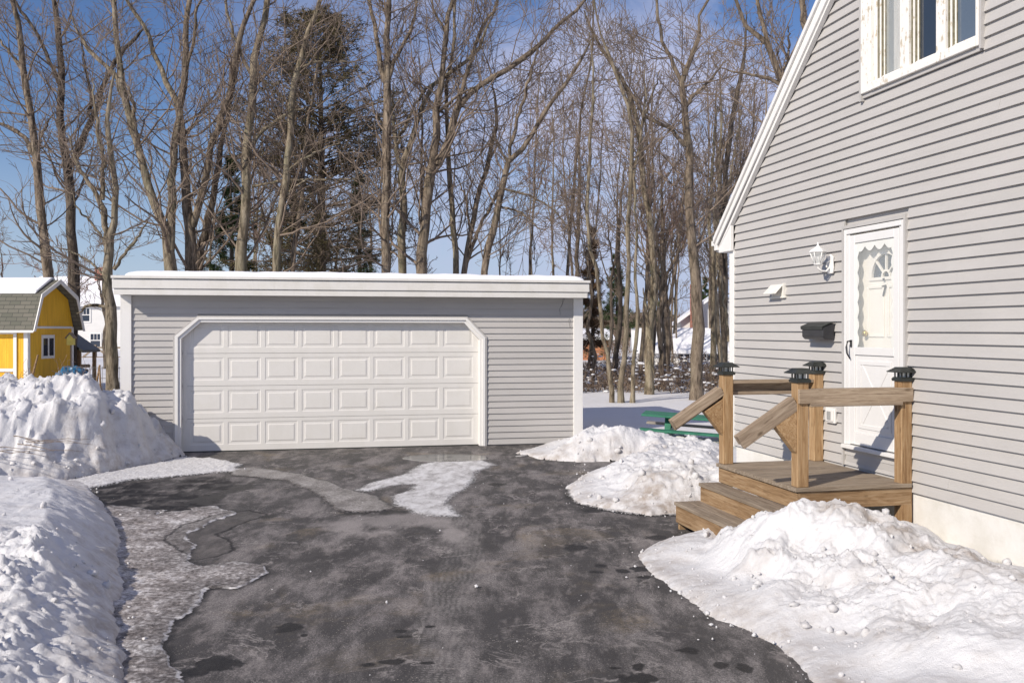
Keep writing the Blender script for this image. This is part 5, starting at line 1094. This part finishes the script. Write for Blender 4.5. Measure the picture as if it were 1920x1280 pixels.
# thinner trees of the wood behind: each a thing, nothing in the photo tells them apart
rb = random.Random(21); GRP = 'thin bare trees of the wood behind'
spots = []
for i in range(36):
    if i < 6: px = rb.uniform(-60, 260)
    elif i < 20: px = rb.uniform(380, 1080)
    else: px = rb.uniform(1060, 1420)
    spots.append((px, rb.uniform(31, 58)))
spots += [(1430, 33), (1460, 30), (1500, 34), (1410, 38), (1110, 30), (1240, 31), (1335, 31), (1150, 34), (1200, 36)]
for i, (px, Y) in enumerate(spots):
    s = F/Y; top = rb.uniform(60, 400) if px > 380 else rb.uniform(380, 470); w = rb.uniform(.09, .24)*s; lean = rb.uniform(-.06, .06)
    yb = 618+1.8*s; st = []
    for k in range(7):
        t = k/6; py = yb+(top-yb)*t; st.append((px+lean*(yb-py)+rb.uniform(-.12, .12)*s*(k > 0), py, w*(1-.75*t)))
    forks = [st]
    for _ in range(rb.randint(1, 3)):
        k = rb.randint(2, 4); a = st[k]; dx = rb.choice((-1, 1))*rb.uniform(.15, .35); n = 4; ln = (yb-top)*rb.uniform(.25, .5)
        forks.append([(a[0]+dx*ln*j/(n-1)*(1-.3*j/(n-1)), a[1]-ln*j/(n-1), a[2]*.6*(1-.7*j/(n-1))) for j in range(n)])
    tree('slim bare tree in the wood behind the garage and the big trunks', Y, forks, 3000+i, rb.choice((0, 0, 1, 2)), dens=.5, group=GRP, extend=0, zmin=2.6 if px > 380 else 2.2, twig=rb.choice((TWIG, TWIG, TWIG2)), l1=(.8, 2.6), tw=.0075, lvl=3, up=.14)

# conifers: trunk, boughs and needle sprays
def needle_mat(name, c):
    m = M_(name, c, .8, .2); n = m.noise(m.coord(), 1.2, 4); m.col(m.ramp(n, [(.35, tuple(x*.55 for x in c)), (.65, tuple(x*1.4 for x in c))])); return m.m
NEED = [needle_mat('brownish_green_needles', (.10, .083, .04)), needle_mat('deep_green_needles', (.04, .065, .022)), needle_mat('russet_needles', (.13, .08, .045))]
def conifer(label, px, Y, ytop, hw, z0, seed, mats, dens=1.0, shape=1.0, group=None, hidden=None):
    rng = np.random.default_rng(seed); s = F/Y; x = (px-960)/s; H_ = CH+(HY-ytop)/s; R = hw/s
    root = empty('pine_tree', (x, Y, 0)); tag(root, label, 'tree', group)
    st = resample([[0, 0, -.2, H_*.017], [.05, 0, H_*.5, H_*.011], [0, 0, H_, .01]], 14); V, q = tubes(st[None, :, :3], st[None, :, 3], 10); mesh_np('trunk', V, q, BARKS[2], root, smooth=True)
    nb = int(H_*9*dens); t = rng.random(nb)**.85; z = z0+(H_-z0)*t; az = rng.random(nb)*2*np.pi
    prof = np.clip(1-((t-.35)/.68)**2, .06, 1)**.8 if shape > .5 else (1-t*.93); ln = R*prof*(.55+.5*rng.random(nb)); N = 6
    P = np.zeros((nb, N, 3)); P[:, 0] = np.stack([0*az, 0*az, z], 1); d = np.stack([np.cos(az), np.sin(az), .28+.35*(t-.4)], 1)
    for j in range(1, N):
        d = d+rng.standard_normal((nb, 3))*.10+np.array([0, 0, .03]); d /= np.linalg.norm(d, axis=1, keepdims=True); P[:, j] = P[:, j-1]+d*(ln/(N-1))[:, None]
    Rr = np.maximum(.008, (ln*.012)[:, None]*np.linspace(1, .3, N)); P2, R2 = grow(P, Rr, 9, rng, .25, 1, (30, 60), (.2, .42), .6, 4, .04, .15, rmin=.007)
    V, q = join([tubes(P, Rr, 4), tubes(P2, R2, 3)]); mesh_np('boughs', V, q, TWIG, root)
    # needle sprays at the ends of the twigs
    C = P2[:, 1:].reshape(-1, 3); sel = rng.random(len(C)) < .68; C = C[sel]; K = 9
    D = rng.standard_normal((len(C), K, 3)); D[..., 2] = D[..., 2]*.45+.35; D /= np.linalg.norm(D, axis=2, keepdims=True); Ln = .10+.13*rng.random((len(C), K, 1))
    S = np.cross(D, rng.standard_normal((len(C), K, 3))); S /= np.linalg.norm(S, axis=2, keepdims=True)
    c0 = C[:, None]+rng.standard_normal((len(C), K, 3))*.05; A_ = c0-S*.016; B_ = c0+S*.016; E_ = c0+D*Ln
    V = np.stack([A_, B_, E_], 2).reshape(-1, 3); mesh_np('needles', V, None, mats, root, tris=np.arange(len(V)).reshape(-1, 3))
conifer('large brownish white pine behind the slender pale tree, widest dark crown of the row', 600, 31, 35, 200, 3.2, 51, NEED[0], 2.1)
conifer('shorter green pine low between the trunks left of the large pine', 432, 34, 300, 95, 2.2, 52, NEED[1], 1.2, .2)
conifer('low green pine at the foot of the large pine behind the garage roof', 545, 36, 350, 120, 2.0, 53, NEED[1], .8, .2)
conifer('dark pine right of the large pine, half hidden in twigs', 672, 38, 330, 80, 2.0, 54, NEED[1], .8, .2)
conifer('small brown conifer just right of the garage roof corner', 1110, 40, 430, 46, .8, 55, NEED[2], 1.3, .2)
conifer('dark green conifer low behind the thin trees right of the garage', 1155, 52, 480, 60, .5, 56, NEED[1], 1.1, .2)
conifer('far dark conifer beside the brick-chimney house', 1322, 70, 520, 34, .5, 57, NEED[1], 1.0, .2)
conifer('distant dark conifer between the brown conifer and the stout tree', 1232, 74, 500, 50, .5, 58, NEED[1], 1.0, .2)
conifer('far conifer low at the left of the small brown conifer', 1092, 85, 545, 40, .5, 59, NEED[1], 1.0, .2)

# undergrowth: brush with snow caught in it
def brush(name, label, x0, x1, y0, y1, n, h, seed, mat, r=.007, kind='stuff', zb=0.0, cat=None, snow=0, flat=.35):
    rng = np.random.default_rng(seed); P = np.zeros((n, 5, 3)); P[:, 0, 0] = rng.uniform(x0, x1, n); P[:, 0, 1] = rng.uniform(y0, y1, n); P[:, 0, 2] = zb
    cl = rng.normal(0, 1, (n, 3)); d = np.stack([cl[:, 0]*flat, cl[:, 1]*flat, np.abs(1+0*cl[:, 2])], 1); d /= np.linalg.norm(d, axis=1, keepdims=True); st = (h*(.4+.7*rng.random(n))/4)[:, None]
    for j in range(1, 5): d = d+rng.standard_normal((n, 3))*.22-np.array([0, 0, .06]); d /= np.linalg.norm(d, axis=1, keepdims=True); P[:, j] = P[:, j-1]+d*st
    R = np.full((n, 5), r)*np.linspace(1.3, .6, 5); P2, R2 = grow(P, R, 5, rng, .2, 1, (25, 65), (.3, .6), .8, 4, 0, .25, rmin=r*.7)
    V, q = join([tubes(P, R, 3), tubes(P2, R2, 3)]); o = mesh_np(name, V, q, mat); tag(o, label, cat, None, kind)
    if snow:
        C = P2[:, 1:].reshape(-1, 3); C = C[rng.integers(0, len(C), snow)]; s = .02+.055*rng.random(snow)**2
        D = ICV[None]*np.array([1.6, 1.2, .55])*(1+.2*rng.standard_normal((snow, len(ICV), 1))); V = D*s[:, None, None]+C[:, None]+np.array([0, 0, .02]); Tt = (ICT[None]+(np.arange(snow)*len(ICV))[:, None, None]).reshape(-1, 3)
        o2 = mesh_np('snow_on_brush', V.reshape(-1, 3), None, SNOWR, smooth=True, tris=Tt); tag(o2, kind='stuff')
    return o
BRUSHM = simple('brush_stems', (.22, .165, .125), .9, .1, .3, 4, 0)
brush('undergrowth', 'tangled brown brush', 1.5, 8.2, 27.5, 32, 700, 1.0, 61, BRUSHM, .010, snow=380, flat=.6)
brush('undergrowth', 'tangled brown brush', 1.5, 10, 34, 46, 600, 1.0, 62, BRUSHM, .012, snow=450, flat=.6)
brush('undergrowth', 'tangled brown brush', -8, 2, 36, 50, 900, 3.6, 63, BRUSHM, .012, flat=.35)
brush('undergrowth', 'tangled brown brush', -24, 24, 66, 100, 1500, 4.2, 64, BRUSHM, .02, flat=.35)
brush('dry_weeds', 'dry brown weeds with seed heads sticking out of the snow before the yellow shed', -11.2, -9.4, 19.5, 21.5, 75, 1.25, 65, TWIG2, .006, kind=None, cat='weeds')
brush('dry_weeds', 'a few dry stalks standing between the snow pile and the garage corner', -9.2, -8.3, 19.8, 20.5, 16, .8, 66, TWIG2, .005, kind=None, cat='weeds')
m_ = needle_mat('dark_evergreen_mass', (.06, .06, .04))
for k, (x0, x1, Y, h) in enumerate([(-4, 60, 150, 5.5), (-140, -40, 190, 5)]):
    rng = np.random.default_rng(90+k); n = 26000; X = rng.uniform(x0, x1, n); Yv = Y+rng.uniform(-8, 8, n); top = h*(.7+.35*fbm(X, X*0, .09, 4, 5)+.3*fbm(X, X*0+3, .45, 2, 6)); Z = rng.random(n)*np.maximum(1, top)
    C = np.stack([X, Yv, Z], 1); A_ = rng.standard_normal((n, 3, 3))*.42; V = (C[:, None]+A_).reshape(-1, 3); o = mesh_np('distant_woods', V, None, m_, tris=np.arange(n*3).reshape(-1, 3)); tag(o, kind='stuff')
# fallen twigs sticking out of the pile at the left
mb = MB(); rr_ = random.Random(5)
for i in range(7):
    p = Vector((-6.9+.15*i*rr_.random(), 11.9+.1*i, .45+.02*i)); pts = [p]
    for j in range(6): p = p+Vector((.13+.05*rr_.random(), -.01, .06*(rr_.random()-.62))); pts.append(p)
    mb.tube(pts, [.006, .006, .005, .004, .004, .003, .002], 4)
o = mb.build('fallen_twig', TWIG); tag(o, 'thin dry twig lying across the face of the tall snow pile', 'twig')
